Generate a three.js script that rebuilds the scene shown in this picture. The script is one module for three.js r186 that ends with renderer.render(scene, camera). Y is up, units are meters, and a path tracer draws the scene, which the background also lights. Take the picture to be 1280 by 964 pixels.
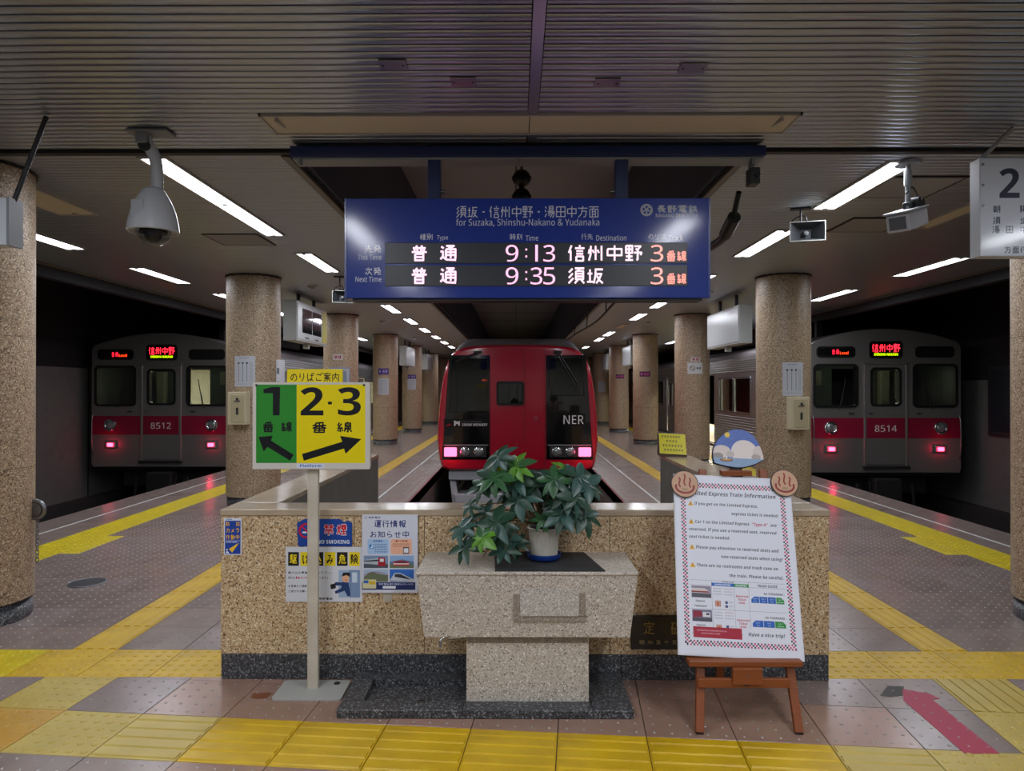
import * as THREE from 'three';
import { mergeGeometries } from 'three/addons/utils/BufferGeometryUtils.js';
import { RoundedBoxGeometry } from 'three/addons/geometries/RoundedBoxGeometry.js';
import { RectAreaLightUniformsLib } from 'three/addons/lights/RectAreaLightUniformsLib.js';

// ---------------------------------------------------------------- camera, sky, exposure
const EYE = 1.556, FOCAL = 880;                       // eye height in metres; focal length in pixels of the 1280 x 964 frame
const scene = new THREE.Scene();
scene.background = new THREE.Color(0x000000);         // underground: no sky
const camera = new THREE.PerspectiveCamera(2 * Math.atan(482 / FOCAL) * 180 / Math.PI, 1280 / 964, 0.05, 200);
camera.position.set(0, EYE, 0);
camera.rotation.set(0.0034, 0.0057, 0, 'YXZ');
const renderer = new THREE.WebGLRenderer({ antialias: true });
renderer.toneMapping = THREE.LinearToneMapping;
renderer.toneMappingExposure = 1.36;
renderer.shadowMap.enabled = true;
RectAreaLightUniformsLib.init();
const LAMP_POWER = 20, LAMP_GLOW = 6, LAMP_TINT = 0xf2f5ff;

// ---------------------------------------------------------------- helpers
let seed = 20240611;
const rnd = () => { seed = (seed + 0x6d2b79f5) | 0; let t = Math.imul(seed ^ (seed >>> 15), 1 | seed); t = (t + Math.imul(t ^ (t >>> 7), 61 | t)) ^ t; return ((t ^ (t >>> 14)) >>> 0) / 4294967296; };
const rr = (a, b) => a + (b - a) * rnd();
const V = (x, y, z) => new THREE.Vector3(x, y, z);
const X = (px, d) => (px - 645) * d / FOCAL, Y = (py, d) => EYE - (py - 485) * d / FOCAL;   // measured on the photograph, at a known distance
const taken = {};
const numbered = (n) => { const k = taken[n] = (taken[n] ?? -1) + 1; return k ? n + '_' + String(k).padStart(3, '0') : n; };

function metricUV(g) {                                  // uv in metres from the dominant axis of each face
  const p = g.attributes.position, n = p.count, uv = new Float32Array(n * 2), a = V(), b = V(), c = V();
  for (let i = 0; i < n; i += 3) {
    a.fromBufferAttribute(p, i); b.fromBufferAttribute(p, i + 1); c.fromBufferAttribute(p, i + 2);
    const m = b.clone().sub(a).cross(c.clone().sub(a)), x = Math.abs(m.x), y = Math.abs(m.y), z = Math.abs(m.z);
    [a, b, c].forEach((v, k) => {
      const [s, t] = x > y && x > z ? [v.z, v.y] : y > z ? [v.x, v.z] : [v.x, v.y];
      uv[(i + k) * 2] = s + 0.37 * (x > y && x > z); uv[(i + k) * 2 + 1] = t;
    });
  }
  g.setAttribute('uv', new THREE.BufferAttribute(uv, 2));
  return g;
}
function clean(g) {
  const f = g.index ? g.toNonIndexed() : g;
  for (const k of Object.keys(f.attributes)) if (!['position', 'normal', 'uv'].includes(k)) f.deleteAttribute(k);
  if (!f.attributes.normal) f.computeVertexNormals();
  if (!f.attributes.uv) f.setAttribute('uv', new THREE.BufferAttribute(new Float32Array(f.attributes.position.count * 2), 2));
  f.clearGroups(); f.morphAttributes = {};
  return f;
}
const merged = (gs) => { const l = [].concat(gs).map(clean); return l.length === 1 ? l[0] : mergeGeometries(l, false); };
function put(name, gs, m, parent) {                     // one named mesh under parent
  const g = merged(gs);
  if (m.userData.metric) metricUV(g);
  const o = new THREE.Mesh(g, m); o.name = name; o.castShadow = o.receiveShadow = true;
  parent.add(o); return o;
}
function tag(o, label, category, group, kind) {
  o.userData.label = label; o.userData.category = category;
  if (group) o.userData.group = group;
  if (kind) o.userData.kind = kind;
  return o;
}
function thing(name, label, category, pos = [0, 0, 0], turn = 0, group, kind) {
  const o = new THREE.Group(); o.name = numbered(name); o.position.set(...pos); o.rotation.y = turn;
  tag(o, label, category, group, kind); scene.add(o); return o;
}
const each = (name, list, m, parent) => list.map((g) => put(name, g, m, parent));      // alike pieces, each a part
function single(name, gs, m, label, category, group, kind) { const o = put(numbered(name), gs, m, scene); return tag(o, label, category, group, kind); }
const shared = (name, g, m, parent) => { const o = new THREE.Mesh(g, m); o.name = name; o.castShadow = o.receiveShadow = true; parent.add(o); return o; };

const box = (w, h, d, x = 0, y = 0, z = 0) => new THREE.BoxGeometry(w, h, d).translate(x, y, z);
const span = (x0, x1, y0, y1, z0, z1) => box(x1 - x0, y1 - y0, z1 - z0, (x0 + x1) / 2, (y0 + y1) / 2, (z0 + z1) / 2);
const rbox = (w, h, d, x = 0, y = 0, z = 0, r = 0.006, s = 2) => new RoundedBoxGeometry(w, h, d, s, Math.min(r, w / 2.01, h / 2.01, d / 2.01)).translate(x, y, z);
const rspan = (x0, x1, y0, y1, z0, z1, r) => rbox(x1 - x0, y1 - y0, z1 - z0, (x0 + x1) / 2, (y0 + y1) / 2, (z0 + z1) / 2, r);
const cyl = (r0, r1, h, x = 0, y = 0, z = 0, n = 24) => new THREE.CylinderGeometry(r0, r1, h, n).translate(x, y, z);
const disc = (r, t, x, y, z, n = 24) => new THREE.CylinderGeometry(r, r, t, n).rotateX(Math.PI / 2).translate(x, y, z);   // faces along z
const ball = (r, x = 0, y = 0, z = 0, n = 16) => new THREE.SphereGeometry(r, n, Math.ceil(n * 0.7)).translate(x, y, z);
const tube = (pts, r, n = 24, k = 8) => new THREE.TubeGeometry(new THREE.CatmullRomCurve3(pts.map((p) => V(...p))), n, r, k);
function rod(a, b, r, k = 10) {
  const p = V(...a), q = V(...b), d = q.clone().sub(p), g = new THREE.CylinderGeometry(r, r, d.length(), k);
  return g.applyQuaternion(new THREE.Quaternion().setFromUnitVectors(V(0, 1, 0), d.clone().normalize())).translate((p.x + q.x) / 2, (p.y + q.y) / 2, (p.z + q.z) / 2);
}
const lathe = (pts, n = 32) => new THREE.LatheGeometry(pts.map((p) => new THREE.Vector2(p[0], p[1])), n);
const poly = (pts) => { const s = new THREE.Shape(); pts.forEach((p, i) => (i ? s.lineTo(p[0], p[1]) : s.moveTo(p[0], p[1]))); s.closePath(); return s; };
function rrect(x0, x1, y0, y1, r, S = THREE.Shape) {
  const s = new S();
  s.moveTo(x0 + r, y0); s.lineTo(x1 - r, y0); s.absarc(x1 - r, y0 + r, r, -Math.PI / 2, 0); s.lineTo(x1, y1 - r); s.absarc(x1 - r, y1 - r, r, 0, Math.PI / 2);
  s.lineTo(x0 + r, y1); s.absarc(x0 + r, y1 - r, r, Math.PI / 2, Math.PI); s.lineTo(x0, y0 + r); s.absarc(x0 + r, y0 + r, r, Math.PI, Math.PI * 1.5);
  return s;
}
const extrude = (s, depth, bevel = 0, k = 8, seg = 2) => new THREE.ExtrudeGeometry(s, { depth, bevelEnabled: bevel > 0, bevelSize: bevel, bevelThickness: bevel, bevelOffset: -bevel, bevelSegments: seg, curveSegments: k });
const ring = (outer, inner, depth) => { outer.holes.push(inner); return extrude(outer, depth); };
function sheet(R, mid, w, y0, y1, t = 0) {               // paper bent round an upright cylinder, from angle mid (0 faces the viewer)
  const n = 10, pos = [], uv = [], idx = [];
  for (let i = 0; i <= n; i++) for (const j of [0, 1]) { const a = mid + (i / n - 0.5) * w / R; pos.push(Math.sin(a) * (R + t), j ? y1 : y0, Math.cos(a) * (R + t)); uv.push(i / n, j); }
  for (let i = 0; i < n; i++) { const a = i * 2; idx.push(a, a + 2, a + 1, a + 1, a + 2, a + 3); }
  const g = new THREE.BufferGeometry(); g.setAttribute('position', new THREE.Float32BufferAttribute(pos, 3)); g.setAttribute('uv', new THREE.Float32BufferAttribute(uv, 2)); g.setIndex(idx); g.computeVertexNormals();
  return g;
}

// ---------------------------------------------------------------- materials
const hex = (c) => new THREE.Color(c);
const mat = (color, roughness = 0.6, metalness = 0, extra = {}) => new THREE.MeshPhysicalMaterial({ color: hex(color), roughness, metalness, ...extra });
const glow = (color, power, base = 0x101010) => new THREE.MeshStandardMaterial({ color: hex(base), emissive: hex(color), emissiveIntensity: power, roughness: 0.4 });
function canvas(w, h) { const c = document.createElement('canvas'); c.width = w; c.height = h; return [c, c.getContext('2d')]; }
function texture(c, size, srgb = true) {
  const t = new THREE.CanvasTexture(c); if (srgb) t.colorSpace = THREE.SRGBColorSpace;
  t.magFilter = THREE.LinearFilter; t.anisotropy = 8;
  if (size) { t.wrapS = t.wrapT = THREE.RepeatWrapping; t.repeat.set(1 / size, 1 / size); }
  return t;
}
const metric = (m) => { m.userData.metric = true; return m; };
const rgba = (c, a) => { const k = hex(c).convertLinearToSRGB(); return `rgba(${Math.round(k.r * 255)},${Math.round(k.g * 255)},${Math.round(k.b * 255)},${a})`; };
function speckled(base, chips, count, r0, r1, size, px = 1024) {    // stone of many chips set in a ground, repeating every `size` metres
  const [c, x] = canvas(px, px), s = px / size;
  x.fillStyle = base; x.fillRect(0, 0, px, px);
  for (let i = 0; i < count; i++) {
    const r = rr(r0, r1) * s, cx = rnd() * px, cy = rnd() * px, n = 5 + Math.floor(rnd() * 3), turn = rnd() * 6.28, pts = [];
    for (let k = 0; k < n; k++) { const q = r * rr(0.6, 1.2); pts.push([Math.cos(turn + k / n * 6.283) * q, Math.sin(turn + k / n * 6.283) * q]); }
    x.fillStyle = chips[Math.floor(rnd() * chips.length)];
    for (const ox of [-px, 0, px]) for (const oy of [-px, 0, px]) {
      if (cx + ox < -r * 2 || cx + ox > px + r * 2 || cy + oy < -r * 2 || cy + oy > px + r * 2) continue;
      x.beginPath(); pts.forEach((p, k) => (k ? x.lineTo(cx + ox + p[0], cy + oy + p[1]) : x.moveTo(cx + ox + p[0], cy + oy + p[1]))); x.closePath(); x.fill();
    }
  }
  return texture(c, size);
}
function mottled(base, spots, size, count = 500, r0 = 0.01, r1 = 0.12, px = 512, alpha = 0.09) {   // worn plain surface: soft blotches of a few tones
  const [c, x] = canvas(px, px), s = px / size;
  x.fillStyle = base; x.fillRect(0, 0, px, px);
  for (let i = 0; i < count; i++) {
    const r = rr(r0, r1) * s, cx = rnd() * px, cy = rnd() * px, col = spots[Math.floor(rnd() * spots.length)];
    for (const ox of [-px, 0, px]) for (const oy of [-px, 0, px]) {
      if (cx + ox < -r || cx + ox > px + r || cy + oy < -r || cy + oy > px + r) continue;
      const g = x.createRadialGradient(cx + ox, cy + oy, 0, cx + ox, cy + oy, r); g.addColorStop(0, rgba(col, alpha)); g.addColorStop(1, rgba(col, 0));
      x.fillStyle = g; x.fillRect(cx + ox - r, cy + oy - r, 2 * r, 2 * r);
    }
  }
  for (let i = 0; i < count * 6; i++) { x.fillStyle = rgba(spots[Math.floor(rnd() * spots.length)], 0.25); x.fillRect(rnd() * px, rnd() * px, 1.5, 1.5); }
  return texture(c, size);
}
function woodGrain(base, dark, px = 512) {
  const [c, x] = canvas(px, px); x.fillStyle = base; x.fillRect(0, 0, px, px);
  for (let i = 0; i < 220; i++) {
    const y = rnd() * px, a = rr(1, 6), f = rr(0.004, 0.012), ph = rnd() * 6; x.strokeStyle = rgba(dark, rr(0.04, 0.2)); x.lineWidth = rr(0.6, 2.4); x.beginPath();
    for (let k = 0; k <= px; k += 16) x.lineTo(k, y + Math.sin(k * f + ph) * a); x.stroke();
  }
  return texture(c, 0.4);
}
const mapped = (map, roughness, metalness = 0, extra = {}) => metric(new THREE.MeshPhysicalMaterial({ map, roughness, metalness, ...extra }));
const stoneColumn = speckled('#9c866c', ['#c0ad90', '#b09678', '#7d6852', '#d0c2a8', '#594a3c', '#a58c70', '#8e7962', '#c8b294'], 15000, 0.0025, 0.0065, 0.8);
const stoneCounter = speckled('#c2a67e', ['#dcc8a4', '#cfb38a', '#a68560', '#ebdfc4', '#5f4630', '#8a6440', '#c8ad86', '#b6946c', '#d8c29a', '#e4d4b2'], 16000, 0.002, 0.0058, 0.8);
const stoneTrough = speckled('#bdb4a6', ['#dbd4c8', '#cbc2b4', '#9c9184', '#ece7de', '#6e665c', '#c2b8a8', '#ada294', '#d3cabc'], 16000, 0.0018, 0.0045, 0.8);
const stoneDark = speckled('#3c3d3f', ['#55575a', '#2b2c2e', '#74777a', '#1d1e20', '#474a4d', '#8f9294', '#333436'], 15000, 0.002, 0.006, 0.8, 768);
const M = {
  column: mapped(stoneColumn, 0.42), counter: mapped(stoneCounter, 0.35), trough: mapped(stoneTrough, 0.4), darkStone: mapped(stoneDark, 0.4),
  slabTop: mapped(mottled('#b9a98f', ['#d4c6ac', '#8d7c66', '#a5937a'], 0.7), 0.16),
  tiles: ['#8d7c76', '#938078', '#877772', '#928480'].map((c) => mapped(mottled(c, ['#5f504c', '#a58f84', '#7c6860', '#94827c'], 0.7), 0.25)),
  redTiles: ['#a3826f', '#ab8975', '#9b7b6a'].map((c) => mapped(mottled(c, ['#7a5d50', '#bd9b86', '#8f7060'], 0.7), 0.25)),
  yellow: mapped(mottled('#dcc60a', ['#b99a0c', '#ecd92e', '#9a8420', '#e0cc1c'], 0.6), 0.38),
  yellowBar: mapped(mottled('#dcb40c', ['#b08a10', '#e8c62a', '#8c6c1c'], 0.6), 0.4),
  yellowWorn: mapped(mottled('#bfab58', ['#9c8a46', '#d2bf70', '#ad963c', '#c8a63a'], 0.5), 0.4),
  yellowRub: mapped(mottled('#bf8f2a', ['#a0741c', '#d4ad50', '#b59a4a'], 0.5), 0.4),
  grout: mapped(mottled('#4d4643', ['#38322f', '#5d5550'], 0.6), 0.8),
  stud: mat(0xa59b94, 0.32, 0.6), rearWall: mapped(mottled('#c9c4b8', ['#b5afa2', '#d8d4ca'], 1.2), 0.6), concrete: mapped(mottled('#77736a', ['#55524b', '#8f8b80', '#635f57'], 1.3), 0.75),
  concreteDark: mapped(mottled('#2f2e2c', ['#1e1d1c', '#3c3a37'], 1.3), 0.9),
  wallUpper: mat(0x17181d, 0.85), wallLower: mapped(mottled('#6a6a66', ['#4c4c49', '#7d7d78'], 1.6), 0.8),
  slat: mat(0xadb4bf, 0.28, 0.8), slatFar: mat(0xa5aab2, 0.34, 0.6), slatGap: mat(0x1c1a18, 0.9), ceilingTrim: mat(0x2e2c2a, 0.5, 0.4), recessPanel: mat(0x50505f, 0.7), recessTop: mat(0xa3a3a6, 0.7),
  rail: mat(0xa9a4a0, 0.3, 0.9), steel: mat(0x8b8d8f, 0.35, 0.9), chrome: mat(0xd5d8da, 0.12, 1), greyPaint: mat(0x8f9396, 0.45), darkGrey: mat(0x2a2c2e, 0.5), black: mat(0x0b0b0c, 0.45), rubber: mat(0x2a2a2b, 0.65), white: mat(0xd6d6d2, 0.5), cream: mat(0xc9bf9f, 0.5),
  blue: mat(0x1c3a86, 0.28, 0, { clearcoat: 0.6, clearcoatRoughness: 0.12 }), navy: mat(0x172a5c, 0.4),
  stainless: mat(0x9a9893, 0.36, 0.75), stainlessSide: mat(0xb9bbbc, 0.28, 0.85), trainDark: mat(0x141414, 0.8), bandRed: mat(0x860e30, 0.4), trainRed: mat(0xb00d2b, 0.22, 0, { clearcoat: 0.8, clearcoatRoughness: 0.08 }), trainWhite: mat(0xb9bcc0, 0.4), roofGrey: mat(0x5b5657, 0.6),
  glass: new THREE.MeshPhysicalMaterial({ color: hex(0xdfe6e4), roughness: 0.02, transmission: 1, thickness: 0, ior: 1.5 }),
  smokeGlass: new THREE.MeshPhysicalMaterial({ color: hex(0xb4bcba), roughness: 0.02, transmission: 1, thickness: 0, ior: 1.6 }),
  lampGlow: glow(LAMP_TINT, LAMP_GLOW, 0xdddddd), lampOff: mat(0xd9ceb4, 0.5), tail: glow(0xff6288, 2.6, 0x300008), housing: mat(0xb9b6ae, 0.5),
  lens: mat(0x9ea6a8, 0.08, 0.6, { clearcoat: 1 }), seat: mat(0x7d5048, 0.8), trainInside: mat(0xd9d2bd, 0.6),
  leafDark: mat(0x254632, 0.38, 0, { transmission: 0.12, thickness: 0 }), leafMid: mat(0x356238, 0.35, 0, { transmission: 0.15, thickness: 0 }), leafBlue: mat(0x33544a, 0.36), leafBright: mat(0x5f9a24, 0.4, 0, { transmission: 0.25, thickness: 0 }), leafYellow: mat(0xa8a628, 0.4), stem: mat(0x5c4a2a, 0.7), soil: mat(0x2c2018, 0.95),
  pot: mat(0xcfcabb, 0.5), saucer: mat(0x10347c, 0.35), wood: metric(new THREE.MeshPhysicalMaterial({ map: woodGrain('#8a4a22', '#4a2410'), roughness: 0.45 })), postPaint: mapped(mottled('#dad6ca', ['#e8e5da', '#b8b09c', '#a09078'], 0.3, 300), 0.5),
  pink: mat(0xa8324c, 0.5), worn: mat(0x4a4744, 0.7), paper: mat(0xd8dbe0, 0.6),
};
// ---------------------------------------------------------------- lettering: strokes of the signs' characters on a 0..99 square (points as xxyy, strokes parted by |), or parts placed in boxes
const STROKES = {
  亻: '6002 0850|4535 4599', 言: '4501 5512|0520 9520|1838 8238|1855 8255|1872 8272 8299 1899 1872', 氵: '2005 7022|0835 6052|1095 7565', 彡: '8005 1030|8535 0865|9565 0599',
  頁: '0505 9505|4805 4022|1522 8522 8572 1572 1522|1538 8538|1555 8555|3575 0598|6575 9598', 土: '5005 5095|1035 9035|0295 9895', 反: '1512 9512|2512 2250 0598|3040 8040 6070 3098|3550 6078 9598',
  州: '1525 0855|2205 2060 1098|3030 4050|5005 5095|6030 7050|8505 8598', 中: '0825 9225 9265 0865 0825|5002 5099', 里: '1205 8805 8850 1250 1205|1228 8828|5005 5095|1072 9072|0295 9895',
  予: '1008 8508 5030|2822 6042|0548 9548 8565|5048 5090 3595', 日: '1005 9005 9095 1095 1005|1050 9050', 勿: '2505 0545|2025 9525 8090 6595|5028 1075|7528 3598', 田: '0808 9208 9292 0892 0808|5008 5092|0850 9250',
  方: '5002 5018|0320 9720|4522 3570 0598|4045 8545 7590 5598', 面: '0308 9708|4508 4028|1028 9028 9095 1095 1028|3528 3595|6528 6595|3550 6550|3572 6572', 長: '2505 2550|2505 8505|2520 7520|2535 7535|0350 9750|2550 2595 4585|9058 6070|4550 6080 9598',
  雨: '1208 8808|0530 0565|0530 9530 9565|5008 5095|2050 3850|2075 3875|6250 8050|6275 8075', 申: '1805 8005 8060 1860 1805|1832 8032|5002 5090 9590 9575', 金: '5000 0240|5000 9840|2842 7242|0862 9262|5042 5095|2570 3285|7570 6885|0597 9597', 失: '3005 1535|2525 8525|0355 9755|5005 4860 0599|5058 9899',
  禾: '8005 3018|0535 9535|5015 5099|5038 0580|5038 9580', 重: '8002 2012|0322 9722|5008 5095|1835 8235 8265 1865 1835|1850 8250|1280 8880|0297 9897', 口: '1010 9010 9090 1090 1010', 力: '0530 9030 8090 6085|5005 4060 0598', 刂: '2015 2070|8005 8095 6090',
  寺: '5002 5040|1518 8518|0342 9742|0562 9562|7045 7095 5090|2572 4088', 亥: '5000 5015|0318 9718|4518 2045 6545|7035 0578|7055 0598|5572 8598', 彳: '7003 1035|7530 0868|4548 4599', 亍: '1010 9010|0540 9840|6540 6595 4590',
  先: '2508 1035|2025 8525|5002 5050|0350 9750|3552 3070 0598|6552 6592 9592 9578', 発: '0515 4015 3035 0555|2028 0838|5502 6025 9855|8005 6518|8825 7038|2045 8045|0865 9265|3845 3570 1098|6045 6092 9092 9578', 次: '1020 2535|0590 3060|4805 3545|4225 9225 8245|6028 5570 3098|6055 9598',
  の: '5018 4258 2582 1062 2234 5018 7522 9048 8878 5895', り: '2510 2050 3545|7008 7550 6080 4598', ば: '1510 1050 1895 2878|4530 9030|6808 6875 5090 4078 5068 9090|8008 8620|9204 9815',
  普: '3002 3812|7002 6212|1018 9018|3818 3842|6218 6242|1825 2538|8225 7538|0344 9744|2555 7555 7597 2597 2555|2576 7576', 辶: '1008 2520|0540 2040 2072 0590|2075 4092 9895', 甬: '0505 8005 4822|2515 5830|0330 9730 9795 8497|0330 0399|5030 5099|0352 9752|0374 9774',
  番: '7802 2508|2015 3025|7812 6825|0532 9532|5008 5055|4535 0560|5535 9560|1858 8258 8298 1898 1858|5058 5098|1878 8278', 糸: '4005 1528 4540|7515 1560 8060|6548 8868|5060 5098|2572 1092|7572 9090', 泉: '5000 4010|2010 8010 8045 2045 2010|2028 8028|5048 5095 3890|0562 3562 0592|9055 6068|5055 9595',
  案: '5000 5010|0812 0825|0812 9212 9225|4015 2538 7552|7028 5548 1555|1032 9032|0362 9762|5055 5099|4565 0595|5565 9595', 内: '1025 1098|1025 9025 9092 7595|5002 5030 4055 2575|5045 7575', ご: '2022 7522 6535|1560 2085 8585|8005 8818|9500 9912',
  軍: '0302 0318|0302 9702 9718|0826 9226|1838 8238 8270 1870 1838|1854 8254|0382 9782|5012 5099', 忄: '3502 3599|1030 0555|6025 8045', 青: '0812 9212|1526 8526|0240 9840|5002 5040|2052 2099|2052 8052 8095 7096|2066 8066|2080 8080',
  幸: '5002 5030|1515 8515|0332 9732|3038 3848|7038 6248|1052 9052|0370 9770|5052 5099', 又: '0805 0899|0805 8505 8530 6032|1045 8545 6075 2599|2055 5580 9599', お: '1030 6028|3508 3585 2092 1080 3062 7050 9068 8088 6092|7518 9232', 矢: '3003 1030|2522 9022|0350 9750|5522 5050 0598|5565 9095',
  ら: '4008 6018|2530 2062 5050 8060 8580 3596', せ: '0540 9538|7010 7065 6068|3020 3088 4595 8592', 木: '0530 9530|5005 5098|4832 0575|5232 9575', 示: '2010 8010|0335 9735|5035 5095 3892|2555 0885|7555 9585', 火: '5003 5045 0598|5050 9598|1525 2045|8522 7545',
  垔: '0508 9508|1522 8522 8548 1548 1522|3508 3548|6508 6548|5050 5095|1568 8568|0295 9895', 馬: '1505 1560|1505 8505|1523 7823|1541 7841|4805 4860|1560 8860 8590 7095|1070 0890|2872 3288|4872 5285|6570 7082', 区: '9008 1008 1092 9592|7522 2578|3030 7578',
  け: '1508 1050 1895 2578|4032 9530|7008 7255 5595', 入: '3508 5030 9592|4830 0592', み: '2012 5512 2580 1090 0572 3060 9072|8040 7075 5598', 危: '4000 1535|3512 7012 5532|0833 9533|2533 2260 0598|4548 8048 7868 6568|4548 4592 9592 9578', 阝: '1505 1599|1505 7505 4540 8060 7575 4070',
  佥: '5000 0238|5000 9838|3035 7035|1848 8248 8268 1868 1848|5035 5060|5065 0599|5065 9599', 犭: '7005 1035|3005 5050 5090 2595|4045 0575', 㔾: '1510 8510 8555 5558|1510 1592 9592 9570', カ: '0828 9028 8285 6092|4505 4055 0898', メ: '7808 6050 1095|2532 8580', ラ: '1810 8210|0835 9035 8265 3598',
  乍: '3005 0540|2025 9525|4525 4599|4548 9048|4570 9070', 龺: '5002 5028|0815 9215|1830 8230 8265 1865 1830|1847 8247|0380 9780|5065 5099', 月: '2008 2060 0598|2008 8508 8590 6595|2033 8533|2058 8558', 定: '5000 5012|0815 0830|0815 9215 9230|2038 8038|5038 5092|5062 8562|2852 2578 0598|2078 4592 9895',
  石: '0508 9508|4508 0560|2550 8550 8595 2595 2540', 召: '1208 8808 7540 5542|4508 1548|2055 8055 8098 2098 2055', 五: '0810 9210|4510 3090|1848 8048 7290|0392 9792', 十: '5002 5098|0545 9545', 一: '0350 9750', 疋: '0520 9520 8535|5020 5090|5055 8555|2845 2070 0598|2275 4592 9895', '・': '4448 5648 5652 4452 4448', '、': '1070 3090', '。': '1070 3070 3090 1090 1070',
  は: '1510 1050 1895 2878|4530 9030|6808 6875 5090 4078 5068 9090', で: '1020 8518 5045 5575 7595|7545 8258|8838 9550', い: '1520 1865 3085 4070|7525 9065', す: '0525 9525|6005 6060 4565 4048 6045 6270 4098', し: '3008 3080 5595 8575', が: '0835 7032 6890 5092|3808 0898|7830 9260|8208 8818|9204 9812', を: '1522 8018|4505 2055 5045 5570|8540 3572 4595 8595', ま: '1020 9020|1542 8542|5005 5580 3595 1580 3070 9090', 下: '0510 9510|5010 5099|5035 7555', に: '1510 1050 1895 2878|4520 8520|4270 5085 9085', つ: '0535 6020 9040 8570 4088', な: '0822 5522|4005 1570|6515 9032|6842 6880 5092 3882 4575 6578 9595', さ: '1022 9018|4505 7552|2055 2580 5592 8090', わ: '3005 3099|0830 3828 0880|3060 6035 9050 8580 6095', ぬ: '1520 3575|6010 3080 1070 2540 6025 9055 8088 6090 6575 9595', や: '0545 6525 9035 8055 6058|5505 6018|3015 5599', め: '2015 3575|6005 2585 0870 1545 6028 9050 8880 5595', 心: '1040 0580|3030 3580 7090 7565|5015 6030|8035 9570',
  乗: '8002 2010|0520 9520|1035 9035|0550 9550|3020 3050|7020 7050|5005 5099|4855 0595|5255 9595', 車: '0818 9218|1832 8232 8270 1870 1832|1851 8251|0385 9785|5003 5099', 事: '0512 9512|2522 7522 7540 2540 2522|1552 8552|0565 9565|1578 8578|8552 8578|5002 5092 3595', 古: '0525 9525|5005 5045|1550 8550 8595 1595 1550', 攵: '3005 0545|2030 9530|7530 5070 0598|2545 9598', 客: '5000 5010|0812 0825|0812 9212 9225|4018 1545|3028 7528 2060|3535 8560|2865 7265 7298 2898 2865',
  羕: '3002 4012|7002 6012|0520 9520|1533 8533|0546 9546|5020 5095|1060 4060 0590|8055 6070|5560 9595', 王: '0510 9510|0550 9550|0295 9895|5010 5095', 角: '3002 0530|3012 7012 5528|1528 1570 0598|1528 8828 8895|5028 5090|1548 8848|1568 8868', 牛: '0510 9510 9040|4010 1045|3050 1570|2062 9562|0280 9880|5548 5599', 原: '0508 9508|1508 0598|5512 4525|3028 8528 8560 3028 3060 8560|3044 8544|5860 5895|3570 2590|7570 9090', 至: '0508 9508|4508 2035 7535|7028 8540|5045 5080|1560 8560|0590 9580', 年: '2802 1030|2018 9018|2542 8542|2542 2568|0568 9568|5518 5599',
};
const BUILT = {   // character: part, x, y, width, height; ...
  信: '亻,0,0,32,99;言,36,0,63,99', 須: '彡,0,2,32,96;頁,36,0,63,99', 坂: '土,0,8,36,84;反,38,0,61,99', 野: '里,0,0,48,99;予,50,0,49,99', 昜: '日,18,0,64,36;一,0,28,99,36;勿,4,42,94,57', 湯: '氵,0,0,26,99;昜,28,0,71,99', 電: '雨,0,0,99,50;申,0,50,99,50', 鉄: '金,0,0,48,99;失,50,0,49,99', 種: '禾,0,0,42,99;重,44,0,55,99',
  別: '口,4,0,50,42;力,0,38,60,61;刂,64,2,35,97', 時: '日,0,8,32,84;寺,36,0,63,99', 刻: '亥,0,0,62,99;刂,66,2,33,97', 行: '彳,0,0,36,99;亍,38,2,61,97', 通: '辶,0,0,99,99;甬,36,0,60,84', 線: '糸,0,0,42,99;泉,44,0,55,99', 運: '辶,0,0,99,99;軍,34,0,64,86', 情: '忄,0,0,30,99;青,32,0,67,99', 報: '幸,0,0,50,99;又,54,0,45,99',
  知: '矢,0,0,56,99;口,58,14,41,78', 禁: '木,2,0,46,48;木,52,0,46,48;示,0,44,99,55', 煙: '火,0,0,36,99;垔,38,0,61,99', 駆: '馬,0,0,50,99;区,52,0,47,99', 込: '辶,0,0,99,99;入,36,4,60,74', 険: '阝,0,0,34,99;佥,34,0,65,99', 防: '阝,0,0,34,99;方,34,0,65,99', 犯: '犭,0,0,42,99;㔾,46,0,53,99', 作: '亻,0,0,32,99;乍,34,0,65,99', 動: '重,0,0,56,99;力,58,4,41,95',
  朝: '龺,0,0,50,99;月,54,0,45,99', 陽: '阝,0,0,30,99;昜,32,0,67,99', 礎: '石,0,0,38,99;木,40,0,28,46;木,70,0,28,46;疋,42,44,57,55', 思: '田,10,0,80,54;心,0,54,99,45', 故: '古,0,0,46,99;攵,48,0,51,99', 様: '木,0,0,38,99;羕,38,0,61,99', 理: '王,0,4,36,92;里,38,0,61,99', 解: '角,0,0,46,99;牛,50,0,49,99', 協: '十,0,0,34,99;力,42,0,50,48;力,34,50,32,49;力,68,50,31,49', 願: '原,0,0,48,99;頁,50,0,49,99', 致: '至,0,0,50,99;攵,50,0,49,99', 昭: '日,0,8,36,80;召,42,2,57,96', 和: '禾,0,0,56,99;口,60,20,39,66',
};
function strokesOf(ch) {
  if (STROKES[ch]) return STROKES[ch].split('|').map((s) => s.split(' ').map((p) => [+p.slice(0, 2), +p.slice(2)]));
  if (!BUILT[ch]) return null;
  return BUILT[ch].split(';').flatMap((q) => { const [c, x, y, w, h] = q.split(','); return strokesOf(c).map((s) => s.map(([a, b]) => [+x + a * w / 99, +y + b * h / 99])); });
}
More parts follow.
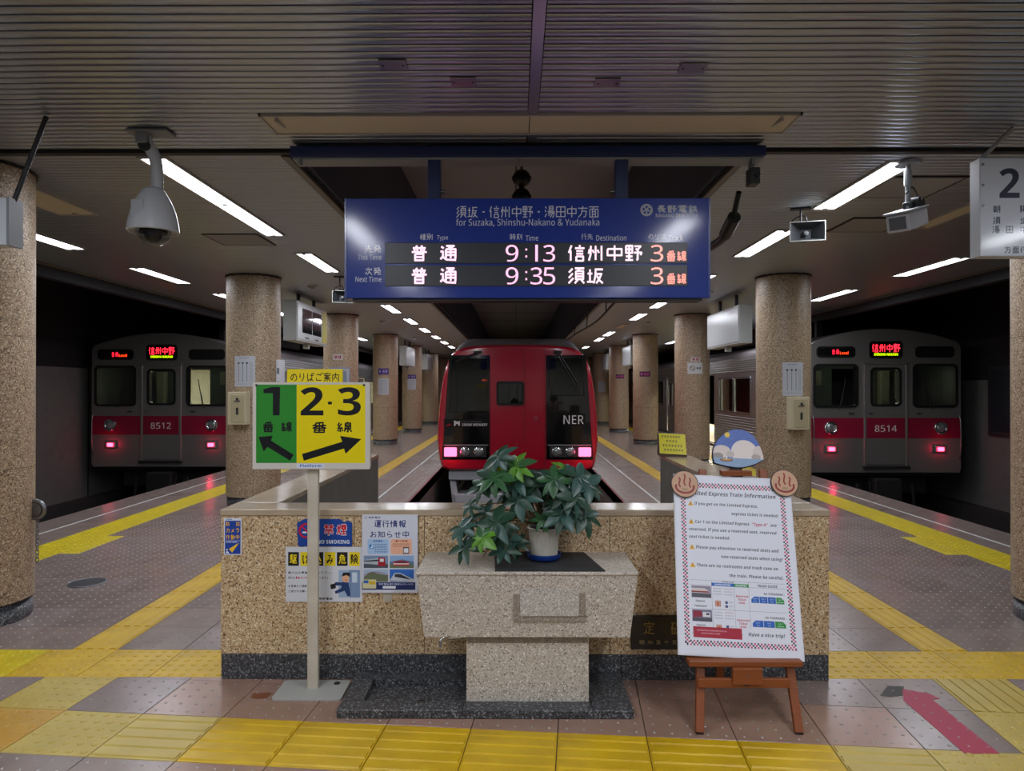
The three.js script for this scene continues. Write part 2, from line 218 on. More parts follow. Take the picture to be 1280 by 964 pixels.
function glyph(x, ch, x0, y0, w, h, weight = 0.09) {     // one character in a box
  const st = strokesOf(ch); if (!st) { fit(x, ch, x0, y0 + h * 0.05, x0 + w, y0 + h * 0.95); return; }
  const l = Math.min(w, h) * weight, ix = x0 + l / 2, iy = y0 + l / 2, sx = (w - l) / 99, sy = (h - l) / 99;
  x.lineWidth = l; x.lineJoin = 'round'; x.lineCap = 'butt'; x.strokeStyle = x.fillStyle;
  for (const s of st) { x.beginPath(); s.forEach(([a, b], k) => (k ? x.lineTo(ix + a * sx, iy + b * sy) : x.moveTo(ix + a * sx, iy + b * sy))); x.stroke(); }
}
function line(x, text, x0, y0, x1, y1, weight = 0.09, gap = 0.08) {   // characters spread evenly over a box
  const n = [...text].length, w = (x1 - x0) / (n + (n - 1) * gap);
  [...text].forEach((ch, i) => ch !== ' ' && glyph(x, ch, x0 + i * w * (1 + gap), y0, w, y1 - y0, weight));
}
function fit(x, text, x0, y0, x1, y1, font = 'bold 100px sans-serif') {   // Latin text squeezed into a box
  x.save(); x.font = font; x.textAlign = 'left'; x.textBaseline = 'alphabetic';
  const m = x.measureText(text), l = -m.actualBoundingBoxLeft, r = m.actualBoundingBoxRight, u = m.actualBoundingBoxAscent, d = m.actualBoundingBoxDescent, w = m.actualBoundingBoxLeft + r, h = u + d;
  x.translate(x0, y0); x.scale((x1 - x0) / w, (y1 - y0) / h); x.fillText(text, m.actualBoundingBoxLeft, u); x.restore();
}
const write = (x, text, px, py, size, align = 'left', font = 'sans-serif', bold = '') => { x.font = `${bold} ${size}px ${font}`; x.textAlign = align; x.textBaseline = 'middle'; x.fillText(text, px, py); };
const fill = (x, c, ...pts) => { x.fillStyle = c; x.beginPath(); pts.forEach((p, i) => (i ? x.lineTo(p[0], p[1]) : x.moveTo(p[0], p[1]))); x.closePath(); x.fill(); };
const rect = (x, c, x0, y0, x1, y1) => { x.fillStyle = c; x.fillRect(x0, y0, x1 - x0, y1 - y0); };
const dot = (x, c, cx, cy, r, ry = r) => { x.fillStyle = c; x.beginPath(); x.ellipse(cx, cy, r, ry, 0, 0, 6.2832); x.fill(); };
const greek = (x, c, x0, y0, x1, rows, step, h, dens = 1) => { x.fillStyle = c; for (let r = 0; r < rows; r++) for (let k = x0; k < x1 - h; k += h * rr(1.05, 1.25)) if (rnd() < dens) { x.fillRect(k, y0 + r * step, h * 0.9, h * 0.14); x.fillRect(k, y0 + r * step + h * 0.45, h * 0.9, h * 0.14); x.fillRect(k + h * 0.35, y0 + r * step, h * 0.14, h); } };  // print too small to read in the photograph
const print = (c, rough = 0.55, extra = {}) => new THREE.MeshPhysicalMaterial({ map: texture(c), roughness: rough, ...extra });
function flat(name, w, h, t, face, back, parent, x = 0, y = 0, z = 0) {   // thin board: print on the front face, plain paper on the other sides
  const o = new THREE.Mesh(new THREE.BoxGeometry(w, h, t), [back, back, back, back, face, back]); o.name = name; o.position.set(x, y, z); o.castShadow = o.receiveShadow = true; parent.add(o); return o;
}
// ---------------------------------------------------------------- the setting: floors
const H = 3.04, TOP = 4.24, T = 0.395, FAR = 58;         // platform ceiling, track ceiling, tile, end of the station
const structure = (name, label, category) => { const o = new THREE.Group(); o.name = name; tag(o, label, category, null, 'structure'); scene.add(o); return o; };
const studGeo = (() => { const g = [cyl(0.0042, 0.0078, 0.0034, 0, 0.0017, 0, 8)]; return merged(g); })();
const domeGeo = merged(lathe([[0.0155, 0], [0.0135, 0.0028], [0.009, 0.0048], [0.0001, 0.0052]], 10));
function slab(w, d, gap = 0.004, t = 0.012, bevel = 0.0012) {   // tile body with chamfered upper edges, top at y = 0
  const a = w / 2 - gap / 2, b = d / 2 - gap / 2, s = poly([[-a, -b], [a, -b], [a, b], [-a, b]]);
  return merged(new THREE.ExtrudeGeometry(s, { depth: t - bevel, bevelEnabled: true, bevelSize: bevel, bevelThickness: bevel, bevelOffset: -bevel, bevelSegments: 1 }).rotateX(-Math.PI / 2).translate(0, -t, 0));
}
const bump = (geo, x, z) => geo.clone().translate(x, 0, z);
const studAt = new Map();                                // metal studs set in the plain tiles: far too many to count, gathered per floor
function studs(parent, w, d, x, z, turn = 0, n = 5) {
  const l = studAt.get(parent) ?? studAt.set(parent, []).get(parent), k = Math.max(1, Math.round(w / T * n)), m = Math.max(1, Math.round(d / T * n)), c = Math.cos(turn), s = Math.sin(turn);
  for (let i = 0; i < k; i++) for (let j = 0; j < m; j++) { const a = ((i + 0.5) / k - 0.5) * w, b = ((j + 0.5) / m - 0.5) * d; l.push([x + a * c + b * s, z - a * s + b * c]); }
}
function setStuds() {
  for (const [parent, l] of studAt) { const o = new THREE.InstancedMesh(studGeo, M.stud, l.length), m = new THREE.Matrix4(); l.forEach(([x, z], i) => o.setMatrixAt(i, m.makeTranslation(x, 0, z))); o.name = 'stud'; o.userData.kind = 'stuff'; o.castShadow = o.receiveShadow = true; parent.add(o); }
}
function dotted(w, d, n = 6) { const l = [slab(w, d)], k = Math.round(w / T * n), m = Math.round(d / T * n); for (let i = 0; i < k; i++) for (let j = 0; j < m; j++) l.push(bump(domeGeo, ((i + 0.5) / k - 0.5) * w, ((j + 0.5) / m - 0.5) * d)); return metricUV(merged(l)); }
function barred(w, d, along, n) {                        // raised bars along x or z
  const l = [slab(w, d)], across = along === 'x' ? d : w, len = (along === 'x' ? w : d) - 0.02;
  for (let i = 0; i < n; i++) {
    const at = ((i + 0.5) / n - 0.5) * across, r = across / n * 0.33, s = poly([[-r, 0], [r, 0], [r * 0.72, 0.005], [-r * 0.72, 0.005]]);
    const g = new THREE.ExtrudeGeometry(s, { depth: len, bevelEnabled: false }).translate(0, 0, -len / 2); if (along === 'x') g.rotateY(Math.PI / 2);
    l.push(g.translate(along === 'x' ? 0 : at, 0, along === 'x' ? at : 0));
  }
  return metricUV(merged(l));
}
const cache = {};
const tileGeo = (kind, w, d) => cache[kind + w.toFixed(3) + d.toFixed(3)] ??= { stud: () => metricUV(slab(w, d)), plain: () => metricUV(slab(w, d)), dots: () => dotted(w, d), barx: () => barred(w, d, 'x', 5), barz: () => barred(w, d, 'z', Math.round(w / 0.066)) }[kind]();
const pick = (a) => a[Math.floor(rnd() * a.length)];
function tile(parent, name, kind, w, d, x, z, m, turn = 0) { if (kind === 'stud') studs(parent, w, d, x, z, turn); const o = shared(name, tileGeo(kind, w, d), m, parent); o.position.set(x, 0, z); o.rotation.y = turn; return o; }
function clipPoly(p, inside) {                           // cut a floor polygon by a half plane
  const out = [];
  p.forEach((a, i) => { const b = p[(i + 1) % p.length], da = inside(a), db = inside(b); if (da >= 0) out.push(a); if (da * db < 0) { const t = da / (da - db); out.push([a[0] + (b[0] - a[0]) * t, a[1] + (b[1] - a[1]) * t]); } });
  return out;
}

const lobby = structure('floor', 'brown studded tile floor of the concourse crossed by yellow tactile paving', 'floor');
put('grout_bed', span(-8.6, 8.6, -0.3, -0.0065, -5.0, 7), M.grout, lobby);
// near field: tiles laid five degrees askew
const ASK = 0.0873, U = [Math.cos(ASK), Math.sin(ASK)], W = [Math.sin(ASK), -Math.cos(ASK)], CORNER = [-0.2052, -3.2195];   // U to the right, W away from the viewer (x, z)
const spot = (a, b) => [CORNER[0] + (a * U[0] + b * W[0]) * T, CORNER[1] + (a * U[1] + b * W[1]) * T];
const EDGE = -3.782;
for (let b = -4; b <= 2; b++) for (let a = -10; a <= 11; a++) {
  const quad = [[a, b], [a + 1, b], [a + 1, b + 1], [a, b + 1]].map((q) => spot(...q)), p = clipPoly(quad, (q) => q[1] - EDGE);
  if (p.length < 3) continue;
  const [cx, cz] = spot(a + 0.5, b + 0.5);
  let kind = 'stud', m = Math.abs(cx) < 1.6 ? pick(M.redTiles) : pick(M.tiles), name = 'tile';
  if (b === -1 && a >= -4 && a <= 4) { kind = 'barx'; m = a === -4 || a === 4 ? M.yellowWorn : M.yellowBar; name = 'tactile_tile'; }
  else if (b === -1 && a <= -5) { kind = 'dots'; m = a === -5 ? M.yellowWorn : M.yellowRub; name = 'tactile_tile'; }
  else if (b === -1 && a >= 5) { kind = 'dots'; m = M.yellowWorn; name = 'tactile_tile'; }
  else if (b >= 0 && a === -6) { kind = 'dots'; m = b ? M.yellowRub : M.yellowWorn; name = 'tactile_tile'; }
  else if (b >= 0 && a === 6) { kind = b === 0 ? 'dots' : 'barz'; m = M.yellowWorn; name = 'tactile_tile'; }
  if (p.length === 4 && p.every((q, i) => Math.hypot(q[0] - quad[i][0], q[1] - quad[i][1]) < 1e-6)) { tile(lobby, name, kind, T, T, cx, cz, m, -ASK); continue; }
  const c = p.reduce((s, q) => [s[0] + q[0] / p.length, s[1] + q[1] / p.length], [0, 0]), in1 = p.map((q) => { const l = Math.hypot(q[0] - c[0], q[1] - c[1]) || 1; return [q[0] - (q[0] - c[0]) / l * 0.0028, q[1] - (q[1] - c[1]) / l * 0.0028]; });
  const s = poly(in1.map((q) => [q[0], -q[1]])), l = [extrude(s, 0.012).rotateX(-Math.PI / 2).translate(0, -0.012, 0)], g = kind === 'dots' ? domeGeo : studGeo, n = kind === 'dots' ? 6 : 5;
  if (kind === 'barz') for (let i = 0; i < 6; i++) {
    const q0 = spot(a + (i + 0.27) / 6, b), q1 = spot(a + (i + 0.73) / 6, b), q2 = spot(a + (i + 0.73) / 6, b + 1), q3 = spot(a + (i + 0.27) / 6, b + 1), cut = clipPoly([q0, q1, q2, q3], (q) => q[1] - EDGE - 0.01);
    if (cut.length > 2) l.push(extrude(poly(cut.map((q) => [q[0], -q[1]])), 0.005).rotateX(-Math.PI / 2));
  } else for (let i = 0; i < n; i++) for (let j = 0; j < n; j++) { const [sx, sz] = spot(a + (i + 0.5) / n, b + (j + 0.5) / n); if (sz > EDGE + 0.015) { if (kind === 'dots') l.push(bump(g, sx, sz)); else { if (!studAt.has(lobby)) studAt.set(lobby, []); studAt.get(lobby).push([sx, sz]); } } }
  put(name, l, m, lobby);
}
// yellow warning band right across the concourse
for (let k = 0; k < 12; k++) for (const s of [-1, 1]) tile(lobby, 'tactile_tile', 'dots', T, T, s < 0 ? -1.58 - T * (k + 0.5) : 1.667 + T * (k + 0.5), EDGE - T / 2, k > 2 && k < 6 && rnd() < 0.8 ? M.yellow : M.yellowBar);
const PINK = [[1126, 860], [1160, 866], [1172, 872], [1163, 873], [1246, 940], [1203, 940], [1127, 874]].map(([px, py]) => { const d = FOCAL * EYE / (py - 485); return [X(px, d), d]; });
single('floor_arrow', extrude(poly(PINK), 0.0012).rotateX(-Math.PI / 2).translate(0, 0.0006, 0), M.pink, 'faded pink tape arrow stuck on the brown floor tiles', 'floor arrow');
const WORN = [[1098, 868], [1108, 856], [1128, 857], [1126, 868], [1110, 870]].map(([px, py]) => { const d = FOCAL * EYE / (py - 485); return [X(px, d), d]; });
single('tape_remnant', extrude(poly(WORN), 0.001).rotateX(-Math.PI / 2).translate(0, 0.0006, 0), M.worn, 'dark worn tape remnant at the tip of the pink floor arrow', 'tape');

// platforms either side of the middle track, tiled square to the tracks
function platform(s, name, label, outer) {
  const f = structure(name, label, 'platform floor'), inner = 1.46, lo = (a, b) => [Math.min(s * a, s * b), Math.max(s * a, s * b)];
  put('platform_body', [span(...lo(inner, outer), -1.15, -0.0065, -FAR, EDGE - T)], M.concrete, f);
  const z0 = EDGE - T, g0 = s < 0 ? 2.37 : 2.4, g1 = g0 + 0.27, w0 = s < 0 ? 4.3 : 4.2, line1 = outer - 0.44, line0 = 1.93;
  const cols = [];
  const n = Math.round((w0 - g1) / T); for (let i = 0; i < n; i++) cols.push([g1 + (w0 - g1) * i / n, g1 + (w0 - g1) * (i + 1) / n, 1]);
  cols.push([w0 + 0.4, line1, 0]);
  for (let r = 0; r < 25; r++) {
    const z = z0 - T * (r + 0.5), near = r < 11;
    for (const [a, b, st] of cols) tile(f, 'tile', near && st ? 'stud' : 'plain', b - a, T, s * (a + b) / 2, z, pick(M.tiles));
    if (r < 7) { const a = s < 0 ? 1.582 : 1.67, m = (a + g0) / 2; tile(f, 'tile', 'stud', m - a, T, s * (a + m) / 2, z, pick(M.tiles)); tile(f, 'tile', 'stud', g0 - m, T, s * (m + g0) / 2, z, pick(M.tiles)); }
    else tile(f, 'tile', r < 11 ? 'stud' : 'plain', g0 - line0 - 0.03, T, s * (g0 + line0 + 0.03) / 2, z, pick(M.tiles));
    if (r > 6) tile(f, 'tile', 'plain', line0 - 1.58, T, s * (line0 + 1.58) / 2, z, pick(M.tiles));
    tile(f, 'tactile_tile', 'barz', 0.27, T, s * (g0 + g1) / 2, z, M.yellowBar);
    if (r > 1) tile(f, 'tactile_tile', 'dots', 0.4, T, s * (w0 + 0.2), z, M.yellow);
  }
  for (let r = 0; r < 2; r++) tile(f, 'tactile_tile', 'dots', 0.19, T, s * (w0 - 0.1), -6.79 - T * (r - 0.5) - 0.19, M.yellow).position.y = 0.001;
  const far = [], farY = [], edge = [];
  for (let r = 25; r < 136; r++) {
    const z = z0 - T * (r + 0.5);
    for (const [a, b] of [...cols, [line0 + 0.03, g0]]) far.push(slab(b - a, T, 0.004).translate(s * (a + b) / 2, 0, z));
    farY.push(slab(0.27, T).translate(s * (g0 + g1) / 2, 0.002, z), slab(0.4, T).translate(s * (w0 + 0.2), 0.002, z));
  }
  const ft = put('tile', far, M.tiles[0], f); ft.userData.kind = 'stuff';
  const fy = put('tactile_tile', farY, M.yellowBar, f); fy.userData.kind = 'stuff';
  // small edge tiles beside the middle track
  for (let z = -6.94; z > -24; z -= 0.1005) for (let i = 0; i < 4; i++) edge.push(slab(0.1, 0.1, 0.005, 0.01, 0.001).translate(s * (1.535 + i * 0.1), 0.0006, z));
  const se = put('edge_tile', edge, M.tiles[1], f); se.userData.kind = 'stuff';
  put('edge_line', span(...lo(line0, line0 + 0.028), -0.006, 0.0015, -FAR, -6.95), M.white, f);
  put('edge_line', span(...lo(line1, line1 + 0.028), -0.006, 0.0015, -FAR, z0), M.white, f);
  put('edge_stone', rspan(...lo(inner, 1.483), -0.16, 0.001, -FAR, -6.93, 0.004), mat(0x8e3a3c, 0.6), f);
  const outerEdge = []; for (let z = z0 - 0.3; z > -FAR; z -= 0.6) outerEdge.push(rspan(...lo(line1 + 0.03, outer), -0.15, 0.0005, z - 0.298, z + 0.298, 0.004));
  const oe = put('edge_stone', outerEdge, M.tiles[2], f); if (outerEdge.length > 300) oe.userData.kind = 'stuff';
  return f;
}
platform(-1, 'floor_001', 'left platform floor of brown tiles with yellow guide strips', 5.5);
platform(1, 'floor_002', 'right platform floor of brown tiles with yellow guide strips', 5.27);
const beds = structure('floor_003', 'dark ballast beds sunk between the platforms', 'track bed');
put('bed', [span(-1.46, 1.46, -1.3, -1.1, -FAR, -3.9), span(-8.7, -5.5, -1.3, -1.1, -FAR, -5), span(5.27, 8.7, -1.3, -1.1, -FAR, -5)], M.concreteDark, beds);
for (const x of [-7.0, 0, 6.75]) for (const s of [-1, 1]) put('rail', [span(x + s * 0.53 - 0.035, x + s * 0.53 + 0.035, -1.1, -0.96, -FAR, x ? -6 : -5)], M.steel, beds);

setStuds();

// ---------------------------------------------------------------- walls
const wallL = structure('wall_left', 'dark wall beyond the left track with a paler lower half', 'wall');
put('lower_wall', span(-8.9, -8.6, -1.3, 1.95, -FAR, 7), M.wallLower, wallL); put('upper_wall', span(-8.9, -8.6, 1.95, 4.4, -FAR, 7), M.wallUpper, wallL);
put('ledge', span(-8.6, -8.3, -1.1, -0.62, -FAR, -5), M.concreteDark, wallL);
for (let z = -8; z > -30; z -= 6.1) put('joint', span(-8.606, -8.592, -1.0, 4.2, z - 0.012, z + 0.012), M.black, wallL);
const wallR = structure('wall_right', 'dark wall beyond the right track', 'wall');
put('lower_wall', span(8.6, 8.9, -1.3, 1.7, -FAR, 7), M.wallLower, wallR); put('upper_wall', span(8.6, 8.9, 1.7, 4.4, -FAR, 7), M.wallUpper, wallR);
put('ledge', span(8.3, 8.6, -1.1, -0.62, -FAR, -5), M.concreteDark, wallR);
const wallF = structure('wall_far', 'dark end wall of the tunnel far down the tracks', 'wall');
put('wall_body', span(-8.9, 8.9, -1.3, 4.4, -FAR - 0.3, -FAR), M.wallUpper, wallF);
const wallB = structure('wall_rear', 'pale wall of the concourse facing the platforms', 'wall');
put('wall_body', span(-8.9, 8.9, -0.3, 3.4, 7, 7.3), M.rearWall, wallB);
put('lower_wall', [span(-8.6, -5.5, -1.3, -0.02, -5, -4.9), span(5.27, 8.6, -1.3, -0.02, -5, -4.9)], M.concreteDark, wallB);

// ---------------------------------------------------------------- ceilings of metal slats
const slatProfile = (() => { const s = new THREE.Shape(), w = 0.0262; s.moveTo(-w, 0.008); s.lineTo(-w, 0.003); s.quadraticCurveTo(-w * 0.9, -0.001, -w * 0.6, -0.003); s.quadraticCurveTo(0, -0.0062, w * 0.6, -0.003); s.quadraticCurveTo(w * 0.9, -0.001, w, 0.003); s.lineTo(w, 0.008); s.closePath(); return s; })();
const slatRun = (x0, x1) => merged(new THREE.ExtrudeGeometry(slatProfile, { depth: x1 - x0, bevelEnabled: false, curveSegments: 5 }).rotateY(Math.PI / 2).translate(x0, 0, 0));   // along x
const PITCH = 0.063;
const hall = structure('ceiling', 'grey metal slat ceiling over the concourse', 'ceiling');
put('backing', span(-8.6, 8.6, H + 0.012, H + 0.3, -4.38, 7), M.slatGap, hall);
{
  const TR = { x0: -1.4, x1: 1.55, z0: -4.09, z1: -3.8 };  // opening of the unlit trough
  const left = slatRun(-8.6, 0.062), right = slatRun(0.122, 8.6), leftCut = slatRun(-8.6, TR.x0), rightCut = slatRun(TR.x1, 8.6);
  let k = 0;
  for (let z = -4.33; z < -2.05; z += PITCH, k++) {
    const cut = z > TR.z0 - 0.02 && z < TR.z1 + 0.02;
    for (const g of cut ? [leftCut, rightCut] : [left, right]) { const o = shared('slat', g, M.slat, hall); o.position.set(0, H, z); }
  }
  const rest = []; for (let z = -2.05; z < 6.9; z += PITCH) rest.push(left.clone().translate(0, H, z), right.clone().translate(0, H, z));
  const r = put('slat', rest, M.slat, hall); r.userData.kind = 'stuff';
  put('centre_strip', [rspan(0.066, 0.118, H - 0.009, H + 0.01, TR.z1 + 0.01, 6.9, 0.003), rspan(0.066, 0.118, H - 0.009, H + 0.01, -4.37, TR.z0 - 0.01, 0.003)], M.slat, hall);
  put('edge_trim', [span(-8.6, -1.43, H - 0.02, H + 0.02, -4.42, -4.37), span(1.43, 8.6, H - 0.02, H + 0.02, -4.42, -4.37), span(-1.43, 1.43, H - 0.02, TOP, -4.42, -4.37)], M.ceilingTrim, hall);
}
for (const [s, name, label, outer] of [[-1, 'ceiling_001', 'metal slat ceiling over the left platform', 5.6], [1, 'ceiling_002', 'metal slat ceiling over the right platform', 5.95]]) {
  const c = structure(name, label, 'ceiling'), [a, b] = s < 0 ? [-outer, -1.43] : [1.43, outer];
  put('backing', span(a, b, H + 0.012, H + 0.2, -FAR, -4.42), M.slatGap, c);
  const g = slatRun(a, b), l = []; for (let z = -4.46; z > -30; z -= PITCH) l.push(g.clone().translate(0, H, z));
  const m = put('slat', l, M.slatFar, c); m.userData.kind = 'stuff';
  put('far_panel', span(a, b, H - 0.004, H + 0.012, -FAR, -30), M.slatFar, c);
  put('edge_trim', [span(s < 0 ? a : b - 0.04, s < 0 ? a + 0.04 : b, H - 0.03, H + 0.2, -FAR, -4.42), span(s < 0 ? b - 0.05 : a, s < 0 ? b : a + 0.05, H - 0.03, H + 0.01, -FAR, -4.42)], mat(0x6e675d, 0.45, 0.5), c);
  // ribbed lining of the track recess
  const ribs = []; for (let z = -4.5; z > -22; z -= 0.1) ribs.push(span(s * 1.43 - 0.012, s * 1.43 + 0.012, H + 0.01, TOP, z - 0.04, z + 0.04));
  put('recess_lining', [span(s < 0 ? b : a - 0.03, s < 0 ? b + 0.03 : a, H + 0.02, TOP, -FAR, -4.42), ...ribs], M.recessPanel, c);
  put('outer_lining', span(s < 0 ? a - 0.12 : b, s < 0 ? a : b + 0.12, H - 0.16, TOP, -FAR, -4.42), M.wallUpper, c);
}
const upper = structure('ceiling_003', 'dark concrete ceiling high over the tracks', 'ceiling');
put('soffit', span(-1.5, 1.5, TOP, TOP + 0.2, -FAR, -4.37), M.recessTop, upper);
put('side_soffit', [span(-8.9, -5.5, TOP, TOP + 0.2, -FAR, -4.37), span(5.8, 8.9, TOP, TOP + 0.2, -FAR, -4.37), span(-8.9, -5.6, H, TOP, -4.42, -4.3), span(5.95, 8.9, H, TOP, -4.42, -4.3)], M.wallUpper, upper);
{
  const seams = []; for (let z = -7; z > -30; z -= 3) seams.push(span(-1.42, 1.42, TOP - 0.006, TOP + 0.01, z - 0.01, z + 0.01)); seams.push(span(-0.01, 0.01, TOP - 0.006, TOP + 0.01, -40, -4.5));
  put('seam', seams, M.black, upper);
}

// columns
const colNear = { shafts: [] };
function column(x, d, label) {
  const t = thing('column', label, 'column', [x, 0, -d], 0, 'round stone columns along the platforms', 'structure'), R = 0.345;
  put('base', lathe([[R - 0.012, 0], [R - 0.012, 0.135], [0.001, 0.135]], 40), M.darkStone, t);
  const cuts = [0.135, 1.02, 1.9, 2.78, H - 0.002];
  for (let i = 0; i < 4; i++) for (const a of [0, Math.PI]) {
    const y0 = cuts[i] + 0.0015, y1 = cuts[i + 1] - 0.0015, g = new THREE.CylinderGeometry(R, R, y1 - y0, 28, 1, true, a + 0.35, Math.PI - 0.006).translate(0, (y0 + y1) / 2, 0);
    put('panel', g, M.column, t);
  }
  put('core', [cyl(R - 0.008, R - 0.008, H - 0.14, 0, H / 2 + 0.068, 0, 32)], M.grout, t);
  put('collar', cyl(R + 0.012, R + 0.012, 0.02, 0, H - 0.012, 0, 32), M.ceilingTrim, t);
  return t;
}
const ROWS = [4.72, 9.4, 14.3, 19.6, 24.8, 30.0, 35.2], NTH = ['nearest', 'second', 'third', 'fourth', 'fifth', 'sixth', 'seventh'];
ROWS.forEach((d, i) => { for (const s of [-1, 1]) column(s < 0 ? [-3.65, -3.51, -3.56, -3.64, -3.66, -3.66, -3.66][i] : [3.72, 3.56, 3.57, 3.6, 3.62, 3.62, 3.62][i], d, `${NTH[i]} speckled brown stone column of the ${s < 0 ? 'left' : 'right'} platform row`); });

// ---------------------------------------------------------------- recessed ceiling lamps, each a glowing trough and a light of its size
function ceilingLamp(x, d0, d1, w, lit, label, group, along = 'z', power = LAMP_POWER) {
  const len = d1 - d0, t = thing('ceiling_light', label, 'ceiling light', [x, H, -(d0 + d1) / 2], along === 'x' ? Math.PI / 2 : 0, group), f = 0.02;
  each('frame', [span(-w / 2 - f, -w / 2, -0.016, 0.004, -len / 2 - f, len / 2 + f), span(w / 2, w / 2 + f, -0.016, 0.004, -len / 2 - f, len / 2 + f), span(-w / 2, w / 2, -0.016, 0.004, -len / 2 - f, -len / 2), span(-w / 2, w / 2, -0.016, 0.004, len / 2, len / 2 + f)], M.housing, t);
  put('diffuser', span(-w / 2, w / 2, -0.0105, 0.004, -len / 2, len / 2), lit ? M.lampGlow : M.lampOff, t);
  const k = Math.max(1, Math.round(len / 1.2));
  for (let i = 0; i <= k; i++) put('lamp_clip', span(-0.02, 0.02, -0.02, -0.0105, -len / 2 + len * i / k - (i === k ? 0.05 : 0), -len / 2 + len * i / k + (i === k ? 0 : 0.05)), lit ? M.white : M.housing, t);
  if (lit) { const l = new THREE.RectAreaLight(hex(LAMP_TINT), power, w, len); l.name = 'lamp_light'; l.position.set(0, -0.022, 0); l.rotation.x = -Math.PI / 2; t.add(l); }
  return t;
}
const NUM = ['first', 'second', 'third', 'fourth', 'fifth', 'sixth', 'seventh', 'eighth', 'ninth', 'tenth'];
const lampRow = (side, row, x, w, list) => list.forEach(([d0, d1, lit = 1], i) => ceilingLamp(x, d0, d1, w, lit, lit ? `${NUM[i]} lit ceiling lamp of the ${side} platform's ${row} row` : `unlit ceiling lamp, ${NUM[i]} in the ${side} platform's ${row} row`, `ceiling lamps of the ${side} platform`));
lampRow('left', 'track side', -2.33, 0.16, [[4.5, 6.78], [7.7, 8.92], [10.1, 11.3], [12.5, 13.8], [15, 16.2], [17.4, 18.6], [19.9, 21.1], [22.3, 23.5], [24.8, 26], [29.5, 30.7]]);
lampRow('left', 'outer', -4.67, 0.18, [[6.2, 7.44], [8.62, 9.88], [11.0, 12.2], [13.4, 14.6], [15.8, 17], [20.6, 21.8], [25.4, 26.6]]);
lampRow('right', 'track side', 2.53, 0.17, [[4.6, 5.8], [6.6, 7.9], [9.2, 10.4], [11.7, 12.95], [14, 15.25], [16.3, 17.5, 0], [18.5, 19.9], [20.8, 22.2], [25, 26.2]]);
lampRow('right', 'outer', 5.05, 0.18, [[8.0, 9.3], [10.6, 11.95], [15.4, 16.6], [22, 23.5]]);
ceilingLamp(-3.72, 5.2, 5.95, 0.3, 0, 'unlit beige ceiling trough just behind the nearest left column', 'unlit ceiling troughs');
ceilingLamp(3.72, 5.6, 6.5, 0.14, 0, 'narrow unlit ceiling trough just behind the nearest right column', 'unlit ceiling troughs');
// lamps of the concourse ceiling, over and behind the viewer
for (const x of [-1.5, 1.5, -4.8, 4.8]) [[0.95, 2.3, 'over'], [-1.9, -0.5, 'just behind'], [-4.8, -3.4, 'well behind']].forEach(([d0, d1, where]) => ceilingLamp(x, d0, d1, 0.2, 1, `lit concourse lamp ${where} the viewer, ${Math.abs(x) > 2 ? 'far ' : ''}${x < 0 ? 'left' : 'right'}`, 'concourse lamps', 'z', LAMP_POWER * 1.3));
{ // long unlit trough in the slats above the departure board
  const t = thing('ceiling_light', 'long unlit beige lamp trough across the concourse ceiling above the departure board', 'ceiling light', [0.075, H, -3.945], 0, 'unlit ceiling troughs'), a = 1.472, b = 0.143;
  each('frame', [span(-a, a, -0.012, 0.012, -b, -b + 0.012), span(-a, a, -0.012, 0.012, b - 0.012, b), span(-a, -a + 0.012, -0.012, 0.012, -b, b), span(a - 0.012, a, -0.012, 0.012, -b, b)], M.housing, t);
  for (const s of [-1, 1]) put('reflector', rbox(a - 0.004, 0.01, 0.262, s * (a / 2), 0, 0, 0.003), M.lampOff, t);
  for (const s of [-1, 1]) put('end_cap', extrude(poly([[-0.13, 0], [0.11, 0], [0.11, -0.035]]), 0.012).rotateY(-Math.PI / 2).translate(s * (a - 0.09), 0.006, 0), M.housing, t);
}
// ---------------------------------------------------------------- trains
function ledSign(w, h, draw, name, power = 5) {          // matrix display: lit characters on black
  const [c, x] = canvas(w, h); x.fillStyle = '#000'; x.fillRect(0, 0, w, h); draw(x);
  const t = texture(c); return new THREE.MeshStandardMaterial({ color: 0x060606, roughness: 0.3, emissive: 0xffffff, emissiveMap: t, emissiveIntensity: power });
}
const destLed = ledSign(256, 96, (x) => { x.fillStyle = '#ff1c2c'; line(x, '信州中野', 6, 4, 250, 66, 0.1, 0.04); x.fillStyle = '#8aa800'; fit(x, 'SHINSHU-NAKANO', 24, 72, 232, 90); }, 'dest', 4);
const kindLed = ledSign(256, 64, (x) => { x.fillStyle = '#ff1830'; line(x, '普通', 96, 8, 150, 54, 0.13, 0.1); x.fillStyle = '#ff3a12'; fit(x, 'Local', 156, 28, 218, 54); }, 'kind', 2.6);
